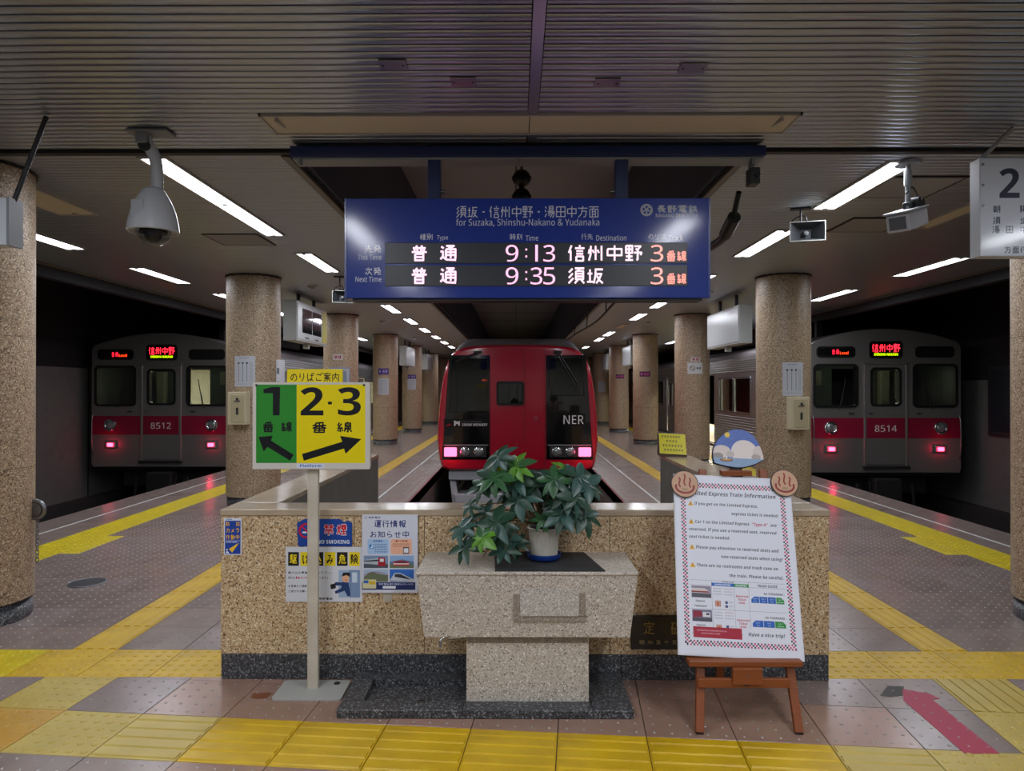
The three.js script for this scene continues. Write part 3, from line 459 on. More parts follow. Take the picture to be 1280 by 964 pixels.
function suburbanTrain(px, d, s, number, label, half) {   // s: side its platform lies on (+1 = to its right)
  const t = thing('commuter_train', label, 'train', [px, 0, -d]), Wd = half;
  const outline = () => { const o = new THREE.Shape(); o.moveTo(-Wd + 0.03, 0); o.lineTo(Wd - 0.03, 0); o.lineTo(Wd, 0.08); o.lineTo(Wd, 2.25); o.quadraticCurveTo(Wd, 2.38, Wd - 0.12, 2.42); o.quadraticCurveTo(0, 2.86, -Wd + 0.12, 2.42); o.quadraticCurveTo(-Wd, 2.38, -Wd, 2.25); o.lineTo(-Wd, 0.08); o.closePath(); return o; };
  const P = THREE.Path, front = outline();
  const wins = [[-1.285, -0.525, 1.225, 1.965], [-0.25, 0.26, 1.245, 1.9], [0.525, 1.285, 1.225, 1.965]];
  front.holes.push(...wins.map(([a, b, c, e]) => rrect(a, b, c, e, 0.06, P)));
  put('front', extrude(front, 0.1, 0.015, 16).translate(0, 0, -0.116), M.stainless, t);
  wins.forEach(([a, b, c, e], i) => {
    put('window_seal', ring(rrect(a - 0.03, b + 0.03, c - 0.03, e + 0.03, 0.09), rrect(a + 0.012, b - 0.012, c + 0.012, e - 0.012, 0.055, P), 0.022), M.black, t);
    put('window_pane', extrude(rrect(a + 0.005, b - 0.005, c + 0.005, e - 0.005, 0.055), 0.006).translate(0, 0, -0.01), M.smokeGlass, t);
  });
  // band, door, signs
  each('red_band', [span(-Wd + 0.005, -0.385, 0.637, 1.007, 0, 0.006), span(0.385, Wd - 0.005, 0.637, 1.007, 0, 0.006)], M.bandRed, t);
  const door = put('cab_door', extrude((() => { const q = rrect(-0.355, 0.355, 0.16, 1.98, 0.03); q.holes.push(rrect(-0.27, 0.28, 1.225, 1.92, 0.06, P)); return q; })(), 0.012, 0.003).translate(0, 0, 0.002), M.stainless, t);
  put('door_band', span(-0.35, 0.35, 0.637, 1.007, 0.014, 0.019), M.bandRed, door);
  put('door_handle', rbox(0.07, 0.025, 0.03, -0.28, 1.1, 0.03, 0.008), M.steel, door);
  const [nc, nx] = canvas(256, 96); rect(nx, '#860e30', 0, 0, 256, 96); nx.fillStyle = '#e4dfdc'; fit(nx, number, 16, 14, 240, 82, '100px sans-serif');
  flat('number_plate', 0.46, 0.17, 0.004, print(nc), M.bandRed, door, 0.0, 0.815, 0.02);
  each('door_frame', [rspan(-0.4, -0.358, 0.12, 2.03, 0, 0.03, 0.008), rspan(0.358, 0.4, 0.12, 2.03, 0, 0.03, 0.008), rspan(-0.4, 0.4, 1.985, 2.03, 0, 0.03, 0.008)], M.stainless, t);
  put('step', rspan(-0.42, 0.42, 0.08, 0.13, 0, 0.08, 0.006), M.trainDark, t);
  const sign = (name, a, b, c, e, m) => { const o = put(name, extrude(rrect(a - 0.035, b + 0.035, c - 0.035, e + 0.035, 0.07), 0.012), M.black, t); const g = new THREE.PlaneGeometry(b - a, e - c).translate((a + b) / 2, (c + e) / 2, 0.0135); if (m) put('led_display', g, m, o); return o; };
  sign('destination_sign', -0.26, 0.28, 2.13, 2.375, destLed); sign('type_sign', -1.22, -0.58, 2.145, 2.28, kindLed); sign('type_sign', 0.58, 1.22, 2.145, 2.28, null);
  for (const q of [-1, 1]) {
    const h = put('headlight', lathe([[0.001, 0.02], [0.07, 0.022], [0.085, 0.03], [0.105, 0.045], [0.118, 0.03], [0.122, 0]], 28).rotateX(Math.PI / 2).translate(q * 1.0, 0.825, 0.004), M.chrome, t);
    put('headlight_glass', ball(0.078, 0, 0, 0, 18).scale(1, 1, 0.3).translate(q * 1.0, 0.825, 0.03), M.lens, h);
    const k = put('tail_light', rbox(0.2, 0.13, 0.05, q * 0.99, 0.44, 0.015, 0.02), M.stainless, t);
    put('tail_light_glass', rbox(0.12, 0.075, 0.03, q * 0.99, 0.44, 0.035, 0.02), M.tail, k);
    const pl = new THREE.PointLight(0xff2050, 0.1); pl.position.set(q * 0.99, 0.44, 0.1); pl.name = 'tail_light_beam'; t.add(pl);
    put('grab_rail', tube([[q * 1.33, 0.25, 0.012], [q * 1.33, 0.3, 0.05], [q * 1.33, 1.0, 0.05], [q * 1.33, 1.05, 0.012]], 0.012), M.steel, t);
    put('wiper', [rod([q * 0.85, 1.17, 0.03], [q * 0.78, 1.5, 0.035], 0.008), rod([q * 0.82, 1.25, 0.04], [q * 0.74, 1.72, 0.035], 0.006)], M.black, t);
    put('marker_lamp', rbox(0.1, 0.025, 0.02, q * 0.62, 1.09, 0.01, 0.006), M.darkGrey, t);
  }
  // cab behind the windows
  put('cab_wall', [span(-Wd + 0.05, -0.5, 0.2, 2.3, -1.62, -1.58), span(0.5, Wd - 0.05, 0.2, 2.3, -1.62, -1.58), span(-0.5, 0.5, 1.95, 2.3, -1.62, -1.58), span(-0.5, -0.27, 0.2, 1.95, -1.62, -1.58), span(0.27, 0.5, 0.2, 1.95, -1.62, -1.58)], mat(0x6f7468, 0.7), t);
  put('cab_desk', rbox(1.0, 0.9, 0.5, s * -0.75, 0.75, -0.5, 0.05), M.darkGrey, t);
  each('cab_equipment', [rbox(0.28, 0.55, 0.2, -s * 1.05, 1.6, -1.3, 0.02), rbox(0.18, 0.8, 0.16, -s * 0.72, 1.5, -1.45, 0.02), rbox(0.22, 0.3, 0.2, s * 0.75, 1.75, -1.3, 0.02)], M.cream, t);
  { const l = new THREE.RectAreaLight(0xf4f6e8, 2.6, 1.2, 0.2); l.name = 'cab_light'; l.position.set(0, 2.16, -0.95); l.rotation.x = -Math.PI / 2; t.add(l); put('cab_lamp', span(-0.6, 0.6, 2.17, 2.19, -1.05, -0.85), glow(0xf4f6e8, 0.7, 0x888888), t); put('cab_ceiling', span(-Wd + 0.05, Wd - 0.05, 2.19, 2.22, -1.6, -0.12), M.trainInside, t); }
  // roof, floor and far side of the cars
  const LEN = 38, roof = new THREE.Shape(); roof.moveTo(-Wd, 2.25); roof.quadraticCurveTo(-Wd, 2.38, -Wd + 0.12, 2.42); roof.quadraticCurveTo(0, 2.86, Wd - 0.12, 2.42); roof.quadraticCurveTo(Wd, 2.38, Wd, 2.25); roof.lineTo(Wd - 0.05, 2.25); roof.quadraticCurveTo(0, 2.75, -Wd + 0.05, 2.25); roof.closePath();
  put('roof', extrude(roof, LEN, 0, 12).translate(0, 0, -LEN - 0.1), M.roofGrey, t);
  put('roof_equipment', [rbox(1.6, 0.32, 2.6, 0, 2.78, -5, 0.05), rbox(1.6, 0.32, 2.6, 0, 2.78, -11, 0.05), rbox(0.12, 0.4, 0.12, s * 0.7, 2.75, -1.2, 0.02), rod([-0.7, 2.75, -1.8], [0.7, 3.1, -3], 0.02)], M.trainDark, t);
  put('floor_frame', [span(-Wd + 0.02, Wd - 0.02, -0.06, 0.04, -LEN, -0.1)], M.trainDark, t);
  put('underframe', [rbox(0.5, 0.42, 0.5, -0.0, -0.3, -0.12, 0.04), rbox(1.9, 0.35, 0.3, 0, -0.25, -0.5, 0.03), rbox(2.0, 0.5, 2.2, 0, -0.6, -2.6, 0.05), ...[-1, 1].flatMap((q) => [rod([q * 0.5, -0.2, -0.02], [q * 0.55, -0.65, -0.05], 0.03), rod([q * 0.3, -0.15, 0.0], [q * 0.25, -0.5, 0.03], 0.02), cyl(0.42, 0.42, 0.1, 0, 0, 0, 24).rotateZ(Math.PI / 2).translate(q * 0.55, -0.68, -1.6), cyl(0.42, 0.42, 0.1, 0, 0, 0, 24).rotateZ(Math.PI / 2).translate(q * 0.55, -0.68, -3.7)]), rbox(1.2, 0.4, 5, 0.3, -0.4, -8, 0.05)], M.trainDark, t);
  put('far_side', span(-s * Wd - 0.02, -s * Wd + 0.02, 0, 2.3, -LEN, -0.1), M.stainlessSide, t);
  put('interior', [span(-Wd + 0.06, Wd - 0.06, 0.04, 0.07, -LEN, -1.65), span(-Wd + 0.06, Wd - 0.06, 2.2, 2.24, -LEN, -1.65), span(-s * (Wd - 0.08), -s * (Wd - 0.1), 0.05, 2.2, -LEN, -1.65)], M.trainInside, t);
  // platform side: ribbed steel with doors and windows
  const X0 = s * Wd, side = (a, b, y0, y1, th = 0.03) => span(Math.min(X0, X0 - s * th), Math.max(X0, X0 - s * th), y0, y1, -b, -a);
  const body = [], ribs = [], M2 = 18.8;
  const starts = []; for (let c = 0; c < 2; c++) for (let k = 0; k < 4; k++) starts.push(c * 19.4 + 1.45 + k * 4.72);
  const doors = starts.map((a) => [a, a + 1.3]), winds = []; starts.forEach((a, k) => { if (k % 4 < 3) winds.push([a + 1.78, a + 2.98], [a + 3.06, a + 4.26]); });
  winds.push([0.6, 1.15]);
  const holes = [...doors.map(([a, b]) => [a, b, 0.04, 1.9]), ...winds.map(([a, b]) => [a, b, 0.95, 1.8])];
  const sh = rrect(0.1, LEN, 0, 2.27, 0.01); holes.forEach(([a, b, y0, y1]) => sh.holes.push(rrect(a, b, y0, y1, 0.03, P)));
  put('side_panel', extrude(sh, 0.03, 0, 4).rotateY(Math.PI / 2).translate(s > 0 ? X0 - 0.03 : X0, 0, 0), M.stainlessSide, t);
  const gaps = []; let at = 0.3; for (const [a, b] of doors) { gaps.push([at, a - 0.06]); at = b + 0.06; } gaps.push([at, LEN - 0.3]);
  for (let y = 0.1; y < 0.85; y += 0.062) for (const [a, b] of gaps) ribs.push(rod([X0 + s * 0.001, y, -a], [X0 + s * 0.001, y, -b], 0.014, 6));
  for (let y = 1.96; y < 2.24; y += 0.05) ribs.push(rod([X0 + s * 0.001, y, -0.3], [X0 + s * 0.001, y, -LEN + 0.3], 0.014, 6));
  put('ribbing', ribs, M.stainlessSide, t);
  winds.forEach(([a, b]) => {
    const w = put('side_window', (() => { const g = ring(rrect(a - 0.02, b + 0.02, 0.93, 1.82, 0.04), rrect(a + 0.025, b - 0.025, 0.975, 1.775, 0.03, P), 0.02); return g.rotateY(Math.PI / 2).translate(s > 0 ? X0 - 0.008 : X0 - 0.012, 0, 0); })(), M.steel, t);
    put('pane', side(a + 0.01, b - 0.01, 0.96, 1.79, 0.006).translate(-s * 0.012, 0, 0), M.glass, w);
  });
  doors.forEach(([a, b], i) => {
    const open = s < 0 && i % 4 === 1, sl = open ? 0.56 : 0;
    for (const q of [0, 1]) {
      const m = (a + b) / 2, lo = q ? m + 0.005 + sl : a - sl, hi = q ? b + sl : m - 0.005 - sl;
      const leaf = rrect(lo, hi, 0.05, 1.89, 0.01); leaf.holes.push(rrect(lo + 0.12, hi - 0.12, 0.95, 1.72, 0.05, P));
      const o = put('door', extrude(leaf, 0.025, 0, 4).rotateY(Math.PI / 2).translate(s > 0 ? X0 - 0.06 : X0 + 0.035, 0, 0), M.stainless, t);
      put('door_pane', side(lo + 0.11, hi - 0.11, 0.94, 1.73, 0.006).translate(-s * 0.045, 0, 0), M.glass, o);
    }
  });
  for (const z of [-4.2, -13.6, -24, -33]) { const l = new THREE.RectAreaLight(hex(0xfff2da), s < 0 ? 48 : 28, 0.25, 4.5); l.name = 'car_light'; l.position.set(0, 2.17, z); l.rotation.x = -Math.PI / 2; t.add(l); put('car_lamp', span(-0.12, 0.12, 2.18, 2.199, z - 2.25, z + 2.25), glow(0xfff2da, 4, 0xcccccc), t); }
  const seats = []; winds.forEach(([a, b]) => seats.push(rbox(0.45, 0.4, b - a + 0.1, -s * (Wd - 0.32), 0.27, -(a + b) / 2, 0.05), rbox(0.12, 0.5, b - a + 0.1, -s * (Wd - 0.15), 0.65, -(a + b) / 2, 0.05)));
  each('seat', seats.slice(0, 6), M.seat, t);
  return t;
}
suburbanTrain(-6.97, 13.8, 1, '8512', 'stainless commuter train numbered 8512 with red band on the left track', 1.385);
suburbanTrain(6.745, 12.9, -1, '8514', 'stainless commuter train numbered 8514 with red band on the right track', 1.385);

// red express on the middle track
{
  const t = thing('express_train', 'red express train with two dark glazed panels and lit tail lamps on the middle track', 'train', [0.028, 0, -12.35]), P = THREE.Path;
  const pts = [[0, 0.085], [1.24, 0.085], [1.35, 0.13], [1.4, 0.3], [1.43, 0.6], [1.42, 0.95], [1.385, 1.35], [1.325, 1.75], [1.245, 2.02], [1.15, 2.17], [0.98, 2.27], [0.6, 2.325], [0, 2.34]];
  const outline = (k = 0, top = 0) => { const s = new THREE.Shape(), l = pts.map(([x, y]) => [x + (x > 1.1 ? k : 0), y + (y > 2 ? top : 0)]); s.moveTo(l[0][0], l[0][1]); s.lineTo(l[1][0], l[1][1]); s.splineThru(l.slice(2).map((p) => new THREE.Vector2(...p))); s.splineThru(l.slice(2, -1).reverse().map((p) => new THREE.Vector2(-p[0], p[1]))); s.lineTo(-l[1][0], l[1][1]); s.closePath(); return s; };
  const BV = 0.13, wins = [[[-1.2, 1.13], [-0.53, 1.13], [-0.53, 2.06], [-1.14, 2.06]], [[0.55, 1.43], [1.16, 1.43], [1.12, 2.06], [0.55, 2.06]]];
  { // nose: rings that round in to a flat face, which is cut for the windows
    const ringPts = outline().getPoints(10), n = ringPts.length, pos = [], idx = [], K = 9, at = (u) => [1 - 0.045 * (1 - Math.cos(u * Math.PI / 2)), 1 - 0.055 * (1 - Math.cos(u * Math.PI / 2)), -0.28 + 0.28 * Math.sin(u * Math.PI / 2)];
    for (let k = -1; k <= K; k++) { const [sx, sy, z] = k < 0 ? [1, 1, -2.62] : at(k / K); for (const p of ringPts) pos.push(p.x * sx, 1.15 + (p.y - 1.15) * sy, z); }
    for (let k = 0; k <= K; k++) for (let i = 0; i < n; i++) { const a = k * n + i, b = k * n + (i + 1) % n; idx.push(a, b, b + n, a, b + n, a + n); }
    const g = new THREE.BufferGeometry(); g.setAttribute('position', new THREE.Float32BufferAttribute(pos, 3)); g.setIndex(idx); g.computeVertexNormals();
    const [sx, sy] = at(1), f = poly(ringPts.map((p) => [p.x * sx, 1.15 + (p.y - 1.15) * sy]));
    wins.forEach((w) => { const p = new P(); w.forEach((q, i) => (i ? p.lineTo(...q) : p.moveTo(...q))); p.closePath(); f.holes.push(p); }); f.holes.push(rrect(-0.36, 0.1, 1.26, 1.66, 0.03, P));
    put('nose', g, M.trainRed, t); put('nose_face', extrude(f, 0.04).translate(0, 0, -0.0395), M.trainRed, t);
  }
  put('body', extrude(outline(-0.01, -0.02), 36, 0, 8).translate(0, 0, -38.6), M.trainRed, t);
  put('roof', new THREE.ExtrudeGeometry((() => { const s = new THREE.Shape(); s.moveTo(-1.2, 2.1); s.quadraticCurveTo(-1.12, 2.44, -0.8, 2.47); s.lineTo(0.8, 2.47); s.quadraticCurveTo(1.12, 2.44, 1.2, 2.1); s.closePath(); return s; })(), { depth: 37.6, bevelEnabled: true, bevelSize: 0.08, bevelThickness: 0.25, bevelOffset: -0.08, bevelSegments: 5 }).translate(0, 0, -38.4), M.roofGrey, t);
  put('cab_back', [span(-1.3, 1.3, 0.2, 2.25, -2.62, -2.58)], mat(0xb0a88e, 0.7), t);
  put('cab_door', [rbox(0.5, 1.9, 0.04, -0.62, 1.05, -2.55, 0.02)], mat(0xa39a82, 0.6), t);
  put('cab_fittings', [rbox(0.05, 1.2, 0.1, -1.2, 1.5, -1.5, 0.01), rbox(0.5, 0.35, 0.12, 0.9, 1.45, -1.5, 0.08), rbox(0.04, 0.5, 0.04, 0.62, 1.8, -1.6, 0.01)], mat(0x4c4436, 0.8), t);
  { const l = new THREE.RectAreaLight(0xfff0dc, 2.2, 0.9, 0.25); l.name = 'cab_light'; l.position.set(-0.4, 2.13, -1.9); l.rotation.x = -Math.PI / 2; t.add(l); put('cab_lamp', span(-0.85, 0.05, 2.14, 2.16, -2.02, -1.78), glow(0xfff0dc, 0.8, 0x888888), t); }
  put('cab_desk', rbox(2.4, 0.7, 0.6, 0, 0.75, -1.1, 0.05), M.darkGrey, t);
  { const [c, x] = canvas(128, 32); x.fillStyle = '#000'; x.fillRect(0, 0, 128, 32); x.fillStyle = '#ff4a10'; line(x, '普通', 20, 5, 100, 27, 0.13); put('led_display', new THREE.PlaneGeometry(0.26, 0.06).translate(-0.66, 1.72, -2.52), new THREE.MeshStandardMaterial({ color: 0x050505, emissive: 0xffffff, emissiveMap: texture(c), emissiveIntensity: 2 }), t); }
  // dark glazed panels
  const panels = [[[-1.325, 0.3], [-0.485, 0.3], [-0.485, 2.13], [-1.2, 2.13]], [[0.5, 0.3], [1.32, 0.3], [1.2, 2.13], [0.5, 2.13]]];
  panels.forEach((q, i) => {
    const w = wins[i], s = i ? 1 : -1, o = poly(q), hole = new P(); w.forEach((k, j) => (j ? hole.lineTo(...k) : hole.moveTo(...k))); hole.closePath(); o.holes.push(hole);
    const pn = put('glazed_panel', extrude(o, 0.012, 0.008).translate(0, 0, -0.008), mat(0x08080a, 0.07, 0, { clearcoat: 1, clearcoatRoughness: 0.03 }), t);
    put('pane', extrude(poly(w), 0.008), M.smokeGlass, pn);
    put('lamp_strip', rspan(Math.min(...q.map((k) => k[0])) + 0.06, Math.max(...q.map((k) => k[0])) - 0.06, 0.34, 0.53, 0.014, 0.028, 0.01), M.darkGrey, pn);
    put('sill', rspan(Math.min(...q.map((k) => k[0])) + 0.03, Math.max(...q.map((k) => k[0])) - 0.03, 0.545, 0.562, 0.014, 0.03, 0.004), M.greyPaint, pn);
    const tl = put('tail_light', rbox(0.22, 0.16, 0.04, s * 1.175, 0.435, 0.035, 0.03), M.tail, t); tl.userData.label = 'lit pink red tail lamp';
    const pl = new THREE.PointLight(0xff2050, 0.12); pl.name = 'tail_light_beam'; pl.position.set(s * 1.175, 0.435, 0.12); t.add(pl);
    for (const a of [0.92, 0.68]) { const h = put('headlight', lathe([[0.001, 0.02], [0.06, 0.024], [0.085, 0.03], [0.092, 0]], 24).rotateX(Math.PI / 2).translate(s * a, 0.435, 0.02), M.chrome, t); put('headlight_glass', ball(0.07, 0, 0, 0, 16).scale(1, 1, 0.3).translate(s * a, 0.435, 0.035), M.lens, h); }
    put('wiper', [rod([s * 0.72, 2.17, 0.05], [s * (i ? 1.05 : 1.1), i ? 1.62 : 2.02, 0.05], 0.012), rod([s * 0.68, 2.16, 0.06], [s * (i ? 1.0 : 1.08), i ? 1.6 : 2.0, 0.06], 0.01), rbox(0.14, 0.05, 0.06, s * 0.7, 2.18, 0.03, 0.01)], M.black, t);
    put('camera_box', rbox(0.08, 0.06, 0.05, s * 0.98, 2.2, -0.04, 0.01), M.black, t);
  });
  put('window_seal', ring(rrect(-0.37, 0.11, 1.25, 1.67, 0.05), rrect(-0.335, 0.075, 1.285, 1.635, 0.03, P), 0.03), M.black, t);
  put('window_pane', extrude(rrect(-0.36, 0.1, 1.26, 1.66, 0.03), 0.008), M.smokeGlass, t);
  each('louvre', [-0.28, -0.17, -0.06, 0.04].map((x) => rbox(0.05, 0.44, 0.02, x, 1.46, -0.12, 0.004)), mat(0x5d605c, 0.5), t);
  each('door_edge', [rspan(0.47, 0.48, 0.12, 2.25, -0.01, 0.006, 0.002), rspan(0.12, 0.128, 0.6, 2.25, -0.01, 0.004, 0.002)], mat(0x7d0a20, 0.4), t);
  each('door_knob', [disc(0.04, 0.03, 0.32, 1.02, 0.015), ball(0.014, -0.02, 0.57, 0.005)], M.pink, t);
  { const [c, x] = canvas(256, 128); rect(x, '#08080a', 0, 0, 256, 128); x.fillStyle = '#e8e8e6'; fit(x, 'NER', 20, 18, 236, 110, '100px sans-serif'); flat('lettering', 0.42, 0.21, 0.003, print(c, 0.2), M.black, t, 0.98, 1.0, 0.022); }
  { const [c, x] = canvas(512, 96); rect(x, '#08080a', 0, 0, 512, 96); x.fillStyle = '#9a1226'; fill(x, '#8c1020', [10, 84], [60, 50], [66, 62], [100, 54], [60, 84]); fill(x, '#d8d8d4', [112, 80], [118, 40], [108, 30], [128, 18], [140, 30], [170, 30], [184, 20], [182, 80], [166, 80], [160, 58], [140, 60], [132, 80]); fit(x, 'SNOW MONKEY', 206, 52, 500, 82); x.globalAlpha = 0.5; fit(x, 'Nagano Snow Monkey', 206, 26, 440, 44); flat('lettering', 0.78, 0.146, 0.003, print(c, 0.2), M.black, t, -0.9, 0.94, 0.022); }
  put('skirt', [rspan(-1.22, 1.22, -0.08, 0.09, -0.7, -0.1, 0.03), extrude(poly([[-1.2, -0.1], [-1.1, -0.1], [-1.02, -0.62], [-1.14, -0.62]]), 0.5).translate(0, 0, -0.65), extrude(poly([[1.2, -0.1], [1.1, -0.1], [1.02, -0.62], [1.14, -0.62]]), 0.5).translate(0, 0, -0.65), extrude(poly([[-1.14, -0.32], [-0.3, -0.34], [-0.3, -0.75], [-1.04, -0.75]]), 0.5, 0.02).translate(0, 0, -0.62), extrude(poly([[1.14, -0.32], [0.3, -0.34], [0.3, -0.75], [1.04, -0.75]]), 0.5, 0.02).translate(0, 0, -0.62)], M.trainWhite, t);
  put('coupler', [rbox(0.4, 0.35, 0.6, 0, -0.35, -0.3, 0.05), rbox(1.9, 0.2, 0.5, 0, -0.2, -0.7, 0.03), rbox(1.8, 0.5, 3, 0, -0.5, -2.6, 0.05)], M.trainDark, t);
  put('pantograph_base', [ball(0.16, 0.32, 2.5, -3.4), rbox(1.4, 0.12, 1.8, 0, 2.5, -4.5, 0.03)], mat(0x4d1620, 0.5), t);
}
// ---------------------------------------------------------------- stone barrier at the head of the middle track
const FRONT = 3.76, BH = 0.906;
{
  const t = thing('stone_barrier', 'U-shaped barrier of speckled tan stone closing the head of the middle track', 'barrier');
  const x0 = -1.58, x1 = 1.667, th = 0.23, yb = 0.135, yt = BH - 0.035, seams = [x0, -0.865, -0.49, 0.0, 0.5, 1.02, x1];
  for (let i = 0; i < 6; i++) put('stone_panel', rspan(seams[i] + 0.0012, seams[i + 1] - 0.0012, yb, yt, -FRONT - 0.03, -FRONT, 0.0015), M.counter, t);
  put('core', [span(x0 + 0.03, x1 - 0.03, 0, yt, -FRONT - th, -FRONT - 0.028), span(x0 + 0.03, -1.37, 0, yt, -6.87, -FRONT - 0.03), span(1.43, x1 - 0.03, 0, yt, -6.87, -FRONT - 0.03)], M.concrete, t);
  each('lining', [span(-1.372, -1.35, -0.3, yt, -6.88, -FRONT - th), span(1.41, 1.432, -0.3, yt, -6.88, -FRONT - th)], M.concrete, t);
  for (let z = -FRONT - 0.03; z > -6.7; z -= 0.77) for (const s of [0, 1]) put('stone_panel', rspan(s ? x1 - 0.03 : x0, s ? x1 : x0 + 0.03, yb, yt, z - 0.766, z - 0.002, 0.0015), M.counter, t);
  put('end_panel', [rspan(x0, -1.35, 0.0, yt, -6.9, -6.872, 0.002), rspan(1.41, x1, 0.0, yt, -6.9, -6.872, 0.002)], M.counter, t);
  put('top_slab', rspan(x0 - 0.004, x1 + 0.004, yt + 0.001, BH, -FRONT - th, -FRONT + 0.006, 0.006), M.slabTop, t);
  put('top_slab', rspan(x0 - 0.004, -1.345, yt + 0.001, BH, -6.9, -FRONT - th - 0.002, 0.006), M.slabTop, t);
  put('top_slab', rspan(1.405, x1 + 0.004, yt + 0.001, BH, -6.9, -FRONT - th - 0.002, 0.006), M.slabTop, t);
  const cuts = [x0 + 0.004, -0.72, 0.56, x1 - 0.004]; for (let i = 0; i < 3; i++) put('plinth', rspan(cuts[i] + 0.001, cuts[i + 1] - 0.001, 0, yb - 0.001, -FRONT - 0.03, -FRONT + 0.004, 0.003), M.darkStone, t);
  put('plinth', [rspan(x0 + 0.002, x0 + 0.03, 0, yb - 0.001, -6.88, -FRONT - 0.032, 0.003), rspan(x1 - 0.03, x1 - 0.002, 0, yb - 0.001, -6.88, -FRONT - 0.032, 0.003)], M.darkStone, t);
}
// drinking fountain
{
  const t = thing('drinking_fountain', 'old stone drinking fountain of a tapered trough on a square pedestal before the barrier', 'fountain');
  const z0 = -FRONT + 0.008, zt = -3.35, zb = -3.375, sh = [[-0.475, 0.68], [0.58, 0.68], [0.545, 0.362], [-0.44, 0.362]];
  const body = new THREE.BufferGeometry(), P8 = [...sh.map(([x, y]) => [x, y, y > 0.5 ? zt : zb]), ...sh.map(([x, y]) => [x, y, z0])], q = (a, b, c, d) => [a, b, c, a, c, d];
  body.setAttribute('position', new THREE.Float32BufferAttribute(P8.flat(), 3)); body.setIndex([...q(3, 2, 1, 0), ...q(4, 5, 6, 7), ...q(0, 1, 5, 4), ...q(2, 3, 7, 6), ...q(1, 2, 6, 5), ...q(3, 0, 4, 7)]);
  const bg = body.toNonIndexed(); bg.computeVertexNormals(); put('trough', bg, M.trough, t);
  put('trough_rim', rspan(-0.477, 0.582, 0.664, 0.6805, zt - 0.012, zt + 0.004, 0.006), M.trough, t);
  put('inset_slab', rspan(0.02, 0.3, 0.468, 0.618, -3.38, zt - 0.006, 0.002), mapped(speckled('#b9b3a8', ['#d8d3c8', '#a49d92', '#88827a', '#e4e0d7'], 9000, 0.0015, 0.004, 0.6, 512), 0.4), t);
  put('patch_border', [rspan(-0.012, 0.02, 0.452, 0.622, -3.38, zt - 0.0085, 0.001), rspan(0.3, 0.332, 0.47, 0.66, -3.38, zt - 0.008, 0.001), rspan(-0.012, 0.332, 0.44, 0.468, -3.38, zt - 0.0115, 0.001)], mapped(speckled('#8c8174', ['#a79a8a', '#776c60', '#b9ad9d'], 7000, 0.0015, 0.004, 0.6, 512), 0.5), t);
  put('pedestal', rspan(-0.24, 0.352, 0.03, 0.364, z0, -3.405, 0.004), M.trough, t);
  put('pedestal_cap', rspan(-0.236, 0.348, 0.325, 0.363, z0, -3.401, 0.002), mapped(speckled('#7f7466', ['#978a7a', '#695f54', '#a99c8a'], 7000, 0.0015, 0.004, 0.6, 512), 0.5), t);
  const bx0 = -0.845, bx1 = 0.552, bz0 = -FRONT + 0.012, bz1 = -3.31, px0 = -0.74, px1 = -0.25, pz0 = -3.66, pz1 = -3.41;
  put('drain_pan', [rspan(bx0, bx1, 0, 0.042, pz1, bz1, 0.006), span(bx0, bx1, 0, 0.042, bz0, pz0), span(bx0, px0, 0, 0.042, pz0, pz1), span(px1, bx1, 0, 0.042, pz0, pz1), span(px0, px1, -0.004, 0.008, pz0, pz1)], M.darkStone, t);
  each('pan_joint', [span(-0.252, -0.249, 0.03, 0.0425, -3.4, bz1 + 0.0004), span(0.36, 0.363, 0.03, 0.0425, -3.4, bz1 + 0.0004)], M.black, t);
  put('drain_hole', cyl(0.022, 0.022, 0.004, -0.47, 0.0095, -3.47, 20), M.black, t);
  const tap = put('tap', [rod([-0.255, 0.34, -3.45], [-0.33, 0.345, -3.42], 0.011), tube([[-0.3, 0.345, -3.43], [-0.34, 0.352, -3.415], [-0.362, 0.338, -3.405], [-0.366, 0.305, -3.4]], 0.009, 12), rod([-0.31, 0.345, -3.43], [-0.31, 0.362, -3.43], 0.008)], M.chrome, t);
  put('tap_handle', rbox(0.045, 0.01, 0.014, -0.31, 0.3615, -3.425, 0.004), M.chrome, tap);
}
{ // rubber sheet on the trough
  const s = poly([[-0.1, 3.36], [0.425, 3.36], [0.36, 3.735], [-0.115, 3.735]]);
  single('rubber_mat', extrude(s, 0.004, 0.001).rotateX(-Math.PI / 2).translate(0, 0.6815, 0), M.rubber, 'thin black rubber mat lying on the stone fountain trough', 'mat');
}
